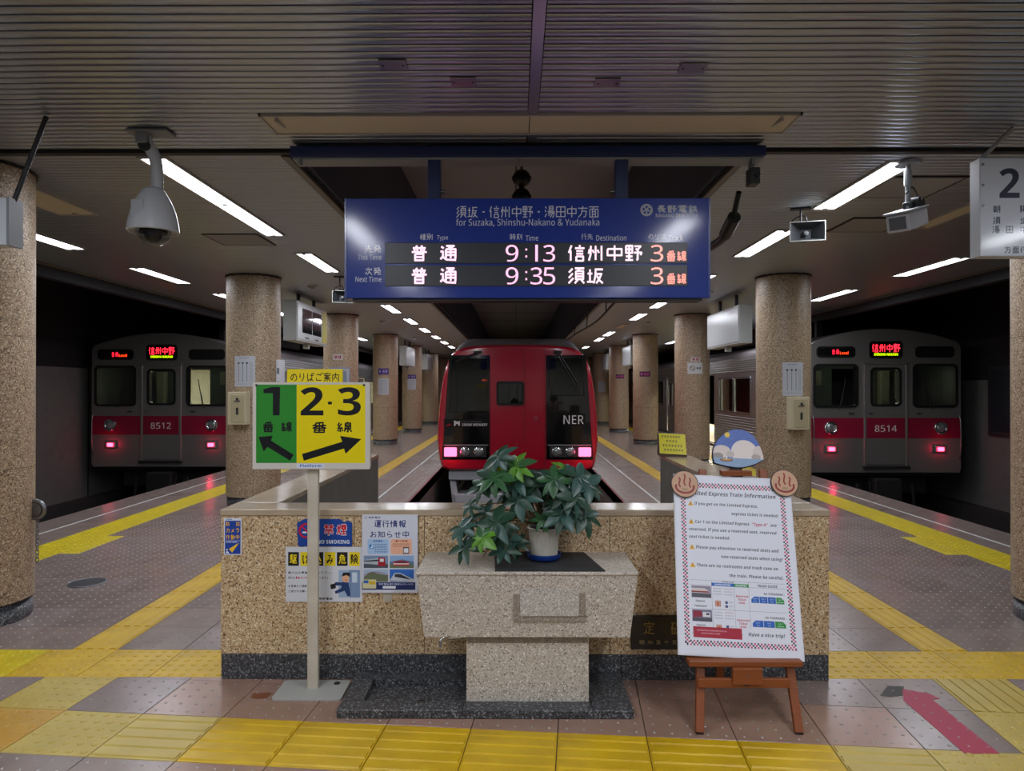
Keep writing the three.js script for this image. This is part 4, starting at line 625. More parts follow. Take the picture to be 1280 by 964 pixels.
// potted umbrella plant
{
  const cx = 0.143, cz = -3.585, y0 = 0.686;
  const t = thing('potted_plant', 'umbrella plant spilling out of a ribbed white pot on the fountain trough', 'plant', [0, 0, 0]);
  put('saucer', lathe([[0.001, 0], [0.072, 0], [0.085, 0.012], [0.088, 0.034], [0.082, 0.034], [0.078, 0.014], [0.001, 0.014]], 40).translate(cx, y0, cz), M.saucer, t);
  { const pr = new THREE.Shape(), n = 44; for (let i = 0; i <= n * 4; i++) { const a = i / (n * 4) * 6.2832, r = 1 + 0.022 * Math.cos(a * n); i ? pr.lineTo(Math.cos(a) * r, Math.sin(a) * r) : pr.moveTo(Math.cos(a) * r, Math.sin(a) * r); }
    const g = extrude(pr, 1).rotateX(-Math.PI / 2), p = g.attributes.position; for (let i = 0; i < p.count; i++) { const y = p.getY(i), k = 0.066 + 0.012 * y; p.setXYZ(i, p.getX(i) * k, y * 0.148, p.getZ(i) * k); } g.computeVertexNormals();
    put('pot', [g.translate(cx, y0 + 0.014, cz), new THREE.TorusGeometry(0.079, 0.006, 8, 40).rotateX(Math.PI / 2).translate(cx, y0 + 0.16, cz)], M.pot, t); }
  put('soil', cyl(0.072, 0.072, 0.006, cx, y0 + 0.166, cz, 28), M.soil, t);
  const leafGeo = [0, 1, 2].map((v) => { // pointed oval blade, folded along the midrib, drooping to the tip; grows along +x
    const n = 7, pos = [], idx = []; for (let i = 0; i <= n; i++) { const u = i / n, w = 0.235 * Math.pow(Math.sin(Math.PI * Math.pow(u, 0.85)), 0.8) * (1 - 0.15 * v) + 0.006, dr = -0.16 * (1 + v * 0.5) * u * u; pos.push(u, dr, 0, u, dr + w * 0.28, w, u, dr + w * 0.28, -w); }
    for (let i = 0; i < n; i++) { const a = i * 3, b = a + 3; idx.push(a, a + 1, b + 1, a, b + 1, b, a, b, b + 2, a, b + 2, a + 2); }
    const g = new THREE.BufferGeometry(); g.setAttribute('position', new THREE.Float32BufferAttribute(pos, 3)); g.setAttribute('uv', new THREE.Float32BufferAttribute(new Float32Array(pos.length / 3 * 2), 2)); g.setIndex(idx); g.computeVertexNormals(); return g;
  });
  // leaf heads: position from the photograph (x, y), depth, blade length, tone
  const heads = [[385, 125, 3.5, 24, 0], [352, 205, 3.52, 14, 4], [385, 180, 3.55, 13, 4], [505, 188, 3.48, 24, 3], [430, 165, 3.6, 18, 2], [350, 275, 3.44, 27, 1], [275, 330, 3.48, 21, 0], [515, 290, 3.5, 25, 2], [600, 330, 3.52, 24, 0], [455, 380, 3.56, 20, 0], [530, 425, 3.46, 25, 2], [590, 260, 3.6, 18, 0], [470, 250, 3.6, 20, 0], [620, 390, 3.6, 18, 2],
    [775, 280, 3.46, 25, 1], [870, 215, 3.55, 22, 3], [800, 250, 3.6, 18, 1], [955, 260, 3.5, 25, 2], [1015, 320, 3.5, 25, 2], [865, 370, 3.46, 27, 2], [935, 410, 3.44, 24, 0], [780, 470, 3.52, 21, 0], [830, 530, 3.44, 25, 0], [915, 505, 3.46, 25, 2], [1000, 540, 3.48, 24, 0], [735, 390, 3.56, 20, 0], [725, 560, 3.5, 15, 1], [960, 470, 3.56, 22, 0], [690, 570, 3.47, 15, 1], [880, 300, 3.6, 20, 0], [800, 410, 3.6, 20, 0],
    [185, 470, 3.5, 16, 0], [125, 625, 3.46, 21, 2], [180, 580, 3.5, 18, 0], [370, 590, 3.4, 28, 0], [270, 690, 3.37, 22, 3], [150, 760, 3.42, 23, 0], [310, 520, 3.5, 20, 0], [430, 690, 3.44, 23, 2], [510, 730, 3.5, 20, 0], [425, 780, 3.4, 20, 2], [340, 780, 3.42, 21, 0], [220, 780, 3.4, 24, 0], [280, 820, 3.385, 18, 2], [450, 590, 3.52, 18, 0], [100, 800, 3.45, 16, 0], [330, 700, 3.5, 20, 0]];
  const tones = [[M.leafDark, M.leafBlue], [M.leafMid, M.leafDark], [M.leafBlue, M.leafDark], [M.leafBright, M.leafMid], [M.leafYellow, M.leafBright]], root = V(cx, y0 + 0.165, cz);
  const stems = [];
  let count = 0;
  heads.forEach(([hx, hy, d, size, tone], k) => {
    const px = 555 + hx / 5.67, py = 550 + hy / 5.67, c = V(X(px, d), Math.max(Y(py, d), 0.715), -d), len = size / 5.67 * 1.2 * 5.4 * d / FOCAL;
    const out = c.clone().sub(V(cx, 0.82, cz)).setY(0).normalize(), mid = root.clone().lerp(c, 0.5).add(V(0, 0.06 + 0.05 * rnd(), 0));
    const r0 = root.clone().add(V(rr(-0.03, 0.03), 0, rr(-0.03, 0.03)));
    stems.push(new THREE.TubeGeometry(new THREE.CatmullRomCurve3([r0, mid, c]), 10, 0.0028, 5));
    const head = new THREE.Group(); head.name = 'leaf_head'; head.position.copy(c); t.add(head);
    const up = V(out.x * 0.5 + rr(-0.25, 0.25), 0.75, out.z * 0.3 + 0.65).normalize(); head.quaternion.setFromUnitVectors(V(0, 1, 0), up);
    const n = size > 23 ? 8 : size > 17 ? 7 : 6, ph = rnd() * 6;
    for (let i = 0; i < n && count < 300; i++, count++) {
      const l = shared('leaf', leafGeo[i % 3], rnd() < 0.72 ? tones[tone][0] : tones[tone][1], head), s = len * rr(0.8, 1.08);
      l.scale.setScalar(s); l.rotation.set(rr(-0.15, 0.15), ph + i / n * 6.2832 + rr(-0.12, 0.12), rr(-0.25, 0.12), 'YZX');
    }
  });
  put('stem', [...stems, rod([cx - 0.01, y0 + 0.15, cz], [cx - 0.03, y0 + 0.3, cz + 0.01], 0.006), rod([cx + 0.02, y0 + 0.15, cz], [cx + 0.06, y0 + 0.32, cz + 0.01], 0.006)], M.stem, t);
}
// ---------------------------------------------------------------- notices on the barrier
const onFront = (name, px0, py0, px1, py1, c, label, category = 'notice', t = 0.002, rough = 0.5) => {
  const d = FRONT - 0.003, o = flat(numbered(name), X(px1, d) - X(px0, d), Y(py0, d) - Y(py1, d), t, print(c, rough), M.paper, scene, X((px0 + px1) / 2, d), Y((py0 + py1) / 2, d), -d + 0.0006);
  return tag(o, label, category);
};
{ const [c, x] = canvas(256, 512); rect(x, '#dfe6ee', 0, 0, 256, 512); rect(x, '#123f9c', 14, 36, 242, 500); x.fillStyle = '#123f9c'; fit(x, 'CAMERA', 30, 10, 120, 28); x.fillStyle = '#f0b414'; glyph(x, '防', 26, 48, 58, 68, 0.14); glyph(x, '犯', 172, 48, 58, 68, 0.14); line(x, 'カメラ', 26, 134, 230, 208, 0.14, 0.1); line(x, '作動中', 26, 226, 230, 300, 0.13, 0.1); rect(x, '#dfe6ee', 26, 314, 230, 320); x.fillStyle = '#cfd8ea'; fit(x, 'SECURITY CAMERA', 30, 326, 190, 344); fill(x, '#f4c62a', [70, 430], [225, 340], [120, 480]); dot(x, '#dfe6ee', 44, 440, 12); fill(x, '#dfe6ee', [24, 490], [40, 452], [66, 470], [80, 494]);
  onFront('security_notice', 279.5, 648, 301.5, 694, c, 'small blue and yellow security camera sticker at the left end of the barrier', 'sticker'); }
{ const [c, x] = canvas(512, 256); x.fillStyle = '#14459a'; rect(x, '#14459a', 0, 0, 512, 256); x.lineWidth = 18; x.strokeStyle = '#c8143a'; x.beginPath(); x.arc(86, 110, 62, 0, 6.3); x.stroke(); rect(x, '#e6ecf2', 50, 118, 120, 134); x.lineWidth = 6; x.strokeStyle = '#e6ecf2'; x.beginPath(); x.moveTo(110, 100); x.quadraticCurveTo(124, 80, 108, 66); x.stroke(); x.lineWidth = 14; x.strokeStyle = '#c8143a'; x.beginPath(); x.moveTo(44, 66); x.lineTo(128, 154); x.stroke(); for (const [i, ch] of [...'禁煙'].entries()) { x.fillStyle = '#e6ecf2'; glyph(x, ch, 240 + i * 122, 38, 112, 120, 0.2); x.fillStyle = '#d0182c'; glyph(x, ch, 246 + i * 122, 44, 100, 108, 0.12); } x.fillStyle = '#e6ecf2'; fit(x, 'NO SMOKING', 190, 196, 488, 232);
  const d = FRONT - 0.003, w = X(440, d) - X(371, d), h = Y(649, d) - Y(683, d), s = poly([[0.02, 0], [1, 0], [1, 0.86], [0.92, 0.95], [0.86, 0.88], [0.78, 1], [0.14, 1], [0, 0.86]].map(([a, b]) => [a * w, b * h]));
  const g = extrude(s, 0.002), p = g.attributes.position, uv = g.attributes.uv; for (let i = 0; i < p.count; i++) uv.setXY(i, p.getX(i) / w, p.getY(i) / h);
  single('no_smoking_sign', g.translate(X(371, d), Y(683, d), -d), print(c, 0.4), 'blue no smoking sign with chipped corners on the barrier behind the signpost', 'sign'); }
{ const [c, x] = canvas(768, 540); rect(x, '#d9dde2', 0, 0, 768, 540);
  [...'駆け込み危険'].forEach((ch, i) => { const x0 = 24 + i * 122; rect(x, i % 2 ? '#f0d818' : '#15130f', x0, 50, x0 + 108, 186); x.fillStyle = i % 2 ? '#15130f' : '#f0d818'; glyph(x, ch, x0 + 14, 68, 80, 102, 0.13); });
  x.fillStyle = '#1c1c20'; line(x, '駆け込み乗車はおやめ下さい。', 24, 240, 480, 266, 0.1); line(x, '思わぬ', 24, 290, 92, 316, 0.1); x.fillStyle = '#c01a30'; line(x, '事故やけが', 98, 290, 216, 316, 0.13); x.fillStyle = '#1c1c20'; line(x, 'につながります。', 224, 290, 440, 316, 0.1); line(x, 'お客様のご理解', 24, 372, 212, 398, 0.1); line(x, 'ご協力をお願い致します', 24, 422, 330, 448, 0.1);
  x.fillStyle = '#111'; line(x, '長野電鉄', 330, 498, 470, 520, 0.16);
  rect(x, '#9fb6d2', 530, 226, 744, 498); rect(x, '#7e98bc', 640, 226, 744, 498); rect(x, '#cfe0ee', 664, 250, 716, 350); rect(x, '#5f7ba6', 640, 226, 650, 498); dot(x, '#e8b48c', 600, 310, 36, 38); fill(x, '#15130f', [560, 290], [575, 252], [640, 250], [648, 296], [610, 276]); fill(x, '#1d3a6e', [560, 344], [630, 350], [650, 480], [620, 486], [590, 430], [500, 462], [492, 436], [555, 405]); fill(x, '#1d3a6e', [560, 350], [500, 345], [480, 370], [500, 380], [560, 378]); fill(x, '#0e0e10', [446, 370], [496, 358], [504, 404], [454, 416]); dot(x, '#d0342c', 604, 326, 7);
  onFront('rush_notice', 357, 684, 453, 752.5, c, 'white notice with black and yellow heading and a running man drawing', 'notice'); }
{ const [c, x] = canvas(512, 740); rect(x, '#d7dbe6', 0, 0, 512, 740); x.strokeStyle = '#5a6478'; x.lineWidth = 3; x.beginPath(); x.arc(34, 28, 10, 0, 6.3); x.stroke(); x.fillStyle = '#5a6478'; line(x, '長野電鉄', 56, 18, 170, 38, 0.14); x.fillStyle = '#1d3474'; line(x, '運行情報', 108, 50, 404, 124, 0.11); line(x, 'お知らせ中', 68, 150, 436, 222, 0.1);
  const bub = (x0, x1, col) => { x.fillStyle = col; x.beginPath(); x.roundRect(x0, 232, x1 - x0, 144, 20); x.fill(); }; bub(50, 244, '#a9c8ea'); bub(264, 458, '#f0b89a'); x.fillStyle = '#26488a'; line(x, '長野電鉄', 100, 242, 190, 260, 0.12); x.fillStyle = '#7a3a20'; line(x, '運行情報', 300, 242, 420, 260, 0.12); rect(x, '#1d8ad0', 66, 284, 108, 322); fill(x, '#fff', [74, 312], [90, 304], [86, 292], [98, 290], [104, 296], [98, 312], [84, 318]); greek(x, '#2f4c84', 118, 280, 236, 4, 22, 14); greek(x, '#8a4428', 280, 274, 440, 2, 20, 12); rect(x, '#2c2c30', 378, 308, 432, 372); rect(x, '#e8eef6', 384, 318, 426, 362);
  const ph = (x0, y0, x1, y1, sky, gnd, f) => { x.save(); x.beginPath(); x.rect(x0, y0, x1 - x0, y1 - y0); x.clip(); rect(x, sky, x0, y0, x1, y1); rect(x, gnd, x0, y0 + (y1 - y0) * 0.68, x1, y1); f(x0, y0, x1 - x0, y1 - y0); x.restore(); };
  ph(16, 388, 240, 506, '#7d95b4', '#4c5560', (a, b, w, h) => { fill(x, '#b4bcc6', [a, b + h * 0.35], [a + w * 0.62, b + h * 0.2], [a + w * 0.62, b + h * 0.75], [a, b + h * 0.62]); fill(x, '#22262c', [a, b + h * 0.42], [a + w * 0.6, b + h * 0.32], [a + w * 0.6, b + h * 0.45], [a, b + h * 0.5]); fill(x, '#a41a2c', [a + w * 0.6, b + h * 0.15], [a + w * 0.86, b + h * 0.15], [a + w * 0.9, b + h * 0.85], [a + w * 0.58, b + h * 0.85]); rect(x, '#e8e8ea', a + w * 0.66, b + h * 0.25, a + w * 0.82, b + h * 0.5); });
  ph(254, 388, 476, 506, '#8fb2dc', '#6a7458', (a, b, w, h) => { fill(x, '#5d7898', [a, b + h * 0.5], [a + w * 0.5, b + h * 0.3], [a + w, b + h * 0.5], [a + w, b + h * 0.7], [a, b + h * 0.7]); fill(x, '#c4323a', [a + w * 0.15, b + h * 0.5], [a + w * 0.45, b + h * 0.38], [a + w * 0.8, b + h * 0.5], [a + w * 0.8, b + h * 0.8], [a + w * 0.15, b + h * 0.8]); rect(x, '#ecebe6', a + w * 0.15, b + h * 0.62, a + w * 0.8, b + h * 0.7); rect(x, '#26303c', a + w * 0.25, b + h * 0.48, a + w * 0.7, b + h * 0.58); });
  ph(16, 518, 240, 636, '#a9c0d8', '#7c7a5a', (a, b, w, h) => { fill(x, '#6b7458', [a, b + h * 0.6], [a + w * 0.3, b + h * 0.2], [a + w, b + h * 0.5], [a + w, b + h], [a, b + h]); x.strokeStyle = '#8a2a2a'; x.lineWidth = 5; x.beginPath(); x.moveTo(a, b + h * 0.5); x.quadraticCurveTo(a + w * 0.5, b - 10, a + w, b + h * 0.5); x.stroke(); });
  ph(254, 518, 476, 636, '#2c6cc4', '#3c6a94', (a, b, w, h) => { fill(x, '#c9ced6', [a, b + h * 0.9], [a + w * 0.2, b + h * 0.3], [a + w * 0.45, b + h * 0.3], [a + w, b + h * 0.8], [a + w, b + h]); fill(x, '#27303c', [a + w * 0.22, b + h * 0.38], [a + w * 0.45, b + h * 0.38], [a + w * 0.9, b + h * 0.82], [a + w * 0.2, b + h * 0.6]); });
  rect(x, '#1a2c66', 0, 640, 490, 712); x.fillStyle = '#cfd6e8'; line(x, '長野電鉄運行情報お知らせ中', 150, 648, 470, 668, 0.12); x.fillStyle = '#e4e8f0'; x.beginPath(); x.roundRect(190, 676, 120, 24, 6); x.fill(); rect(x, '#d8d4a4', 6, 614, 130, 700); rect(x, '#2f6ab4', 14, 622, 60, 650); rect(x, '#d8b82c', 64, 630, 124, 660);
  onFront('service_poster', 453, 643, 522.5, 740.5, c, 'blue and white service information poster with four train pictures', 'poster').position.z += 0.009;
  single('tape_piece', span(X(479, FRONT), X(490, FRONT), Y(752, FRONT), Y(738, FRONT), -FRONT + 0.0005, -FRONT + 0.0015), mat(0xb9b3a4, 0.3), 'strip of clear tape under the service information poster', 'tape'); }
{ const t = thing('foundation_plaque', 'black stone foundation plaque with gold characters, half hidden by the easel', 'plaque'), d = FRONT; put('slab', rspan(X(788, d), X(864, d), Y(810, d), Y(768, d), -d + 0.001, -d + 0.016, 0.003), mat(0x151312, 0.2), t);
  const [c, x] = canvas(512, 284); rect(x, '#151312', 0, 0, 512, 284); x.fillStyle = '#8f7034'; glyph(x, '定', 90, 40, 110, 120, 0.1); glyph(x, '礎', 330, 40, 120, 120, 0.09); x.fillStyle = '#9a8a58'; line(x, '昭和五十五年', 60, 206, 460, 246, 0.13, 0.5); const w = X(864, d) - X(788, d); flat('lettering', w * 0.96, (Y(768, d) - Y(810, d)) * 0.94, 0.001, print(c, 0.25), M.black, t, X(826, d), Y(789, d), -d + 0.0165); }
// ---------------------------------------------------------------- platform direction sign on its post
{
  const d = 3.63, cx = X(391.5, d), t = thing('direction_sign', 'green and yellow platform direction sign on a chipped white post', 'sign', [cx, 0, -d], 0.0);
  put('base_plate', extrude(rrect(-0.175, 0.175, -0.13, 0.095, 0.02), 0.008, 0.002).rotateX(-Math.PI / 2).translate(0.0, 0, 0), mat(0xa9aaa4, 0.5), t);
  put('base_bolt', [cyl(0.016, 0.016, 0.008, 0.11, 0.011, -0.05, 6)], M.darkGrey, t);
  put('post', rbox(0.055, 1.45, 0.03, 0, 0.73, 0, 0.004), M.postPaint, t);
  const [c, x] = canvas(1024, 754), k = 1024 / 943, q = (a, b) => [(a - 62) * k, (b - 187) * k];
  rect(x, '#cfcbc0', 0, 0, 1024, 754); const R = (col, a, b, e, f) => { const [p, r] = q(a, b), [u, v] = q(e, f); rect(x, col, p, r, u, v); };
  R('#2f8a2f', 90, 203, 416, 832); R('#ead606', 417, 203, 968, 832); x.fillStyle = '#16181c';
  const F = (s, a, b, e, f) => fit(x, s, ...q(a, b), ...q(e, f)); fill(x, '#16181c', q(225, 450), q(225, 272), q(150, 272), q(148, 242), q(214, 222), q(283, 222), q(279, 450)); F('2', 445, 222, 632, 450); F('3', 745, 222, 935, 450); R('#16181c', 668, 340, 700, 362); x.fillStyle = '#16181c';
  const G = (s, a, b, e, f) => { const [p, r] = q(a, b), [u, v] = q(e, f); glyph(x, s, p, r, u - p, v - r, 0.13); }; G('番', 138, 498, 236, 586); G('線', 288, 498, 384, 586); G('番', 532, 500, 665, 592); G('線', 735, 498, 868, 590);
  fill(x, '#16181c', q(110, 624), q(225, 613), q(210, 652), q(392, 766), q(364, 814), q(182, 702), q(152, 740)); fill(x, '#16181c', q(460, 760), q(783, 661), q(766, 615), q(936, 640), q(810, 758), q(797, 716), q(474, 814));
  R('#d2dbe8', 416, 838, 638, 872); x.fillStyle = '#2c56a8'; F('Platform', 442, 842, 616, 864);
  const b = put('board', extrude(rrect(-0.302, 0.302, 1.139, 1.585, 0.018), 0.016, 0.004).translate(0, 0, 0.0195), M.postPaint, t);
  flat('sign_face', 0.6, 0.442, 0.001, print(c, 0.25), M.white, b, 0, 1.362, 0.0402);
  each('screw', [[-0.28, 1.57], [0.27, 1.57]].map(([a, e]) => disc(0.006, 0.003, a, e, 0.0425, 10)), M.darkGrey, b);
  const [hc, hx] = canvas(512, 130); rect(hx, '#ecd40a', 0, 0, 512, 130); hx.fillStyle = '#1c1a10'; line(hx, 'のりばご案内', 22, 24, 486, 112, 0.1, 0.02);
  const hd = put('header', rbox(0.285, 0.08, 0.012, 0.015, 1.612, 0.022, 0.002), mat(0xecd40a, 0.4), t); flat('sign_face', 0.284, 0.074, 0.001, print(hc, 0.35), M.white, hd, 0.015, 1.613, 0.0292);
}
// ---------------------------------------------------------------- wooden easel with the information poster, its discs and picture
{
  const E0 = V(1.038, 0, -3.25), LEAN = 0.345, ROLL = -0.05, frame = (name, label, cat, off) => { const g = new THREE.Group(); g.name = numbered(name); tag(g, label, cat); g.position.set(E0.x, 0.3, E0.z); g.rotation.set(-LEAN, 0, ROLL, 'YXZ'); scene.add(g); return g; };
  const t = thing('easel', 'brown wooden display easel with splayed legs holding the poster', 'easel', [E0.x, 0, E0.z]);
  const leg = (a, b, w = 0.038, dd = 0.025) => { const p = V(...a), q = V(...b), u = q.clone().sub(p), g = new RoundedBoxGeometry(w, u.length(), dd, 2, 0.003); return g.applyQuaternion(new THREE.Quaternion().setFromUnitVectors(V(0, 1, 0), u.normalize())).translate((p.x + q.x) / 2, (p.y + q.y) / 2, (p.z + q.z) / 2); };
  const z = (y) => -0.035 - Math.tan(LEAN) * (y - 0.3), feet = 0.07;
  put('leg', leg([-0.212, 0.005, feet], [-0.09, 1.14, z(1.14)]), M.wood, t); put('leg', leg([0.234, 0.005, feet], [0.214, 1.14, z(1.14)]), M.wood, t); put('leg', leg([0.03, 0.005, -0.46], [0.06, 1.1, z(1.1) - 0.04]), M.wood, t);
  each('foot', [[-0.212, feet], [0.234, feet], [0.03, -0.46]].map(([a, b]) => rbox(0.034, 0.008, 0.026, a, 0.004, b, 0.002)), M.black, t);
  put('ledge', rbox(0.52, 0.028, 0.07, 0.01, 0.297, 0.0, 0.006), M.wood, t); put('rail', rbox(0.42, 0.042, 0.02, 0.0, 0.212, 0.03, 0.004), M.wood, t); put('block', rbox(0.135, 0.075, 0.03, 0.012, 0.247, 0.038, 0.004), M.wood, t); put('screw', disc(0.004, 0.004, 0.015, 0.252, 0.0545, 10), M.steel, t); put('maker_plate', rbox(0.03, 0.01, 0.003, 0.01, 0.205, 0.041, 0.001), M.darkGrey, t);
  put('mast', leg([0.02, 0.3, z(0.3)], [0.07, 1.16, z(1.16)], 0.04), M.wood, t); put('clamp', rbox(0.15, 0.026, 0.05, 0.068, 1.128, z(1.128) + 0.03, 0.004), M.wood, t); put('crossbar', rbox(0.36, 0.034, 0.02, 0.03, 0.95, z(0.95) - 0.02, 0.004), M.wood, t);
  // poster
  const pw = 0.57, ph = 0.841, [c, x] = canvas(1024, 1450), B = 26;
  rect(x, '#dfe2ea', 0, 0, 1024, 1450);
  const chk = (i, j, a, b) => { const col = (i + j) % 2 ? '#e4e4ea' : ((i + j) / 2 + i) % 2 ? '#c8406a' : '#2a3044'; rect(x, col, a, b, a + 14, b + 14); };
  for (let j = 0; j < 3; j++) { for (let i = 0; i < 66; i++) { chk(i, j, 50 + i * 14, 60 + j * 14); chk(i + 1, j, 50 + i * 14, 1340 + j * 14); } for (let i = 0; i < 94; i++) { chk(i, j, 50 + j * 14, 60 + i * 14); chk(i, j + 1, 932 + j * 14, 60 + i * 14); } }
  const hand = (s, px, py, size, align = 'left', col = '#3a3c48') => { x.save(); x.translate(px, py); x.transform(1, 0, -0.16, 1, 0, 0); x.fillStyle = col; write(x, s, 0, 0, size * 0.97, align, 'sans-serif', 'bold'); x.restore(); };
  const warn = (a, b) => { fill(x, '#e0a81c', [a, b + 20], [a + 24, b - 22], [a + 48, b + 20]); rect(x, '#3a2c08', a + 22, b - 8, a + 26, b + 8); rect(x, '#3a2c08', a + 22, b + 11, a + 26, b + 15); };
  hand('Limited Express Train Information', 110, 150, 49); warn(112, 240); hand('If you get on the Limited Express,', 168, 240, 36); hand('express ticket is needed.', 910, 312, 36, 'right'); warn(112, 394); hand('Car 1 on the Limited Express', 168, 394, 36); hand('"Type A"', 664, 394, 36, 'left', '#b02a4a'); hand('are', 830, 394, 36); hand('reserved. If you use a reserved seat, reserved', 112, 458, 36); hand('seat ticket is needed.', 112, 520, 36); warn(112, 606); hand('Please pay attention to reserved seats and', 168, 606, 36); hand('non-reserved seats when using!', 915, 674, 36, 'right'); warn(112, 752); hand('There are no restrooms and trash cans on', 168, 752, 36); hand('the train. Please be careful.', 910, 824, 36, 'right');
  x.strokeStyle = '#7c7f8a'; x.lineWidth = 2; for (const y of [872, 912, 1098, 1284]) { x.beginPath(); x.moveTo(108, y); x.lineTo(916, y); x.stroke(); } for (const a of [290, 480, 606]) { x.beginPath(); x.moveTo(a, 872); x.lineTo(a, 1284); x.stroke(); }
  rect(x, '#1f5fb4', 290, 888, 480, 914); rect(x, '#2f8a3c', 480, 888, 606, 914); x.fillStyle = '#e6ecf4'; fit(x, 'UNRESERVED', 316, 893, 454, 909); fit(x, 'RESERVED', 496, 893, 590, 909); hand('TRAIN GUIDE', 680, 896, 28); hand('SEATING CLASS', 380, 878, 14);
  for (const r of [0, 1]) { const y = 925 + r * 186; hand('for YUDANAKA→'.replace('→', ' -'), 730, y + 30, 24); const cols = r ? ['#1f5fb4', '#1f5fb4', '#2f8a3c'] : ['#1f5fb4', '#1f5fb4', '#1f5fb4', '#2f8a3c'], w = 282 / cols.length; cols.forEach((col, i) => { const a = 622 + i * w, e = a + w - 4; fill(x, col, [a + (i ? 0 : 26), y + 56], [e - (i === cols.length - 1 ? 26 : 0), y + 56], [e, y + 78], [e, y + 106], [a, y + 106], [a, y + (i ? 56 : 78)]); x.fillStyle = '#dfe6f0'; write(x, 'Car ' + (cols.length - i), (a + e) / 2, y + 72, 15, 'center'); write(x, i === cols.length - 1 ? 'Reserved' : 'Free', (a + e) / 2, y + 92, 13, 'center'); });
    hand('Reserved', 492, y + 60, 25, 'left', '#b8384c'); hand('Ticket', 508, y + 86, 25, 'left', '#b8384c'); hand('+¥300', 508, y + 112, 22, 'left', '#b8384c');
    rect(x, r ? '#74748c' : '#8a8498', 118, y - 6, 284, y + 86); if (r) { fill(x, '#8c1a34', [126, y + 4], [196, y + 2], [206, y + 50], [126, y + 56]); rect(x, '#d8d8dc', 206, y + 12, 270, y + 50); rect(x, '#24242c', 236, y + 20, 262, y + 34); rect(x, '#4a4a56', 118, y + 58, 284, y + 86); } else { fill(x, '#d6ccc8', [118, y + 12], [230, y + 12], [268, y + 34], [270, y + 50], [118, y + 50]); fill(x, '#8c2a2c', [118, y + 34], [262, y + 34], [268, y + 46], [118, y + 46]); rect(x, '#4c4c58', 118, y + 54, 284, y + 86); }
    hand('Express', 150, y + 112, 22); hand(r ? 'Snow Monkey' : 'Yukemuri', 136, y + 150, 24);
    for (let i = 0; i < 3; i++) { greek(x, '#7c7f8a', 302, y + 6 + i * 22, 380, 1, 10, 9); greek(x, i ? '#7c7f8a' : '#b85a5a', 394, y + 6 + i * 22, 470, 1, 10, 9); } rect(x, '#b8684c', 316, y + 104, 362, y + 150); x.strokeStyle = '#e8d8c8'; x.lineWidth = 3; x.strokeRect(324, y + 112, 30, 30); for (const [a, b] of [[400, 106], [400, 136]]) { rect(x, '#3c4c7c', a, y + b, a + 22, y + b + 20); greek(x, '#8a8c94', a + 32, y + b + 4, a + 74, 1, 10, 10); } }
  rect(x, '#a81c34', 122, 1236, 528, 1320); x.fillStyle = '#e8ccd0'; write(x, 'INFORMATION ON RESERVED SEATS ON', 150, 1264, 14); write(x, 'LIMITED EXPRESS TRAINS', 186, 1286, 14); rect(x, '#dfe2ea', 540, 1232, 918, 1324); hand('Have a nice trip!', 580, 1276, 40);
  const p = frame('information_poster', 'large white train information poster with checkered border leaning on the easel', 'poster');
  put('backing_board', rbox(pw + 0.012, ph + 0.012, 0.008, 0, ph / 2 + 0.016, -0.004, 0.002), M.paper, p); flat('print', pw, ph, 0.001, print(c, 0.42), M.paper, p, 0, ph / 2 + 0.016, 0.0008);
  for (const [a, b, s] of [[-0.238, 0.81, 'upper left'], [0.258, 0.84, 'upper right']]) {
    const [dc, dx] = canvas(256, 256); rect(dx, '#c49c7c', 0, 0, 256, 256); dx.lineCap = 'round'; dx.strokeStyle = '#8e2f28'; for (const [cx, top, bot] of [[78, 70, 168], [128, 34, 150], [180, 70, 168]]) { dx.lineWidth = 15; dx.beginPath(); dx.moveTo(cx - 4, top); dx.bezierCurveTo(cx + 22, top + 26, cx - 26, bot - 50, cx + 4, bot - 12); dx.stroke(); }
    dx.lineWidth = 20; dx.beginPath(); dx.ellipse(128, 158, 88, 58, 0, -0.25, Math.PI + 0.25); dx.stroke(); dot(dx, '#a98a68', 128, 182, 36, 14);
    const g = frame('hot_spring_disc', `round wooden disc with a red steam mark clipped to the poster's ${s} corner`, 'disc'); put('rim', disc(0.068, 0.008, a, b, 0.01, 40), mat(0x3a2a22, 0.6), g);
    const f = new THREE.CircleGeometry(0.0645, 40).translate(a, b, 0.0146); put('face', f, print(dc, 0.5), g);
  }
  const pic = frame('picture_board', 'dome-shaped painted board of a snowy hot spring under the moon atop the easel', 'picture'), s = new THREE.Shape(); s.moveTo(-0.13, 0.03); s.quadraticCurveTo(-0.15, 0.1, -0.105, 0.165); s.quadraticCurveTo(-0.05, 0.235, 0.02, 0.235); s.quadraticCurveTo(0.1, 0.23, 0.135, 0.14); s.quadraticCurveTo(0.155, 0.08, 0.15, 0.06); s.quadraticCurveTo(0.07, 0.01, 0, 0.008); s.quadraticCurveTo(-0.07, 0.01, -0.13, 0.03);
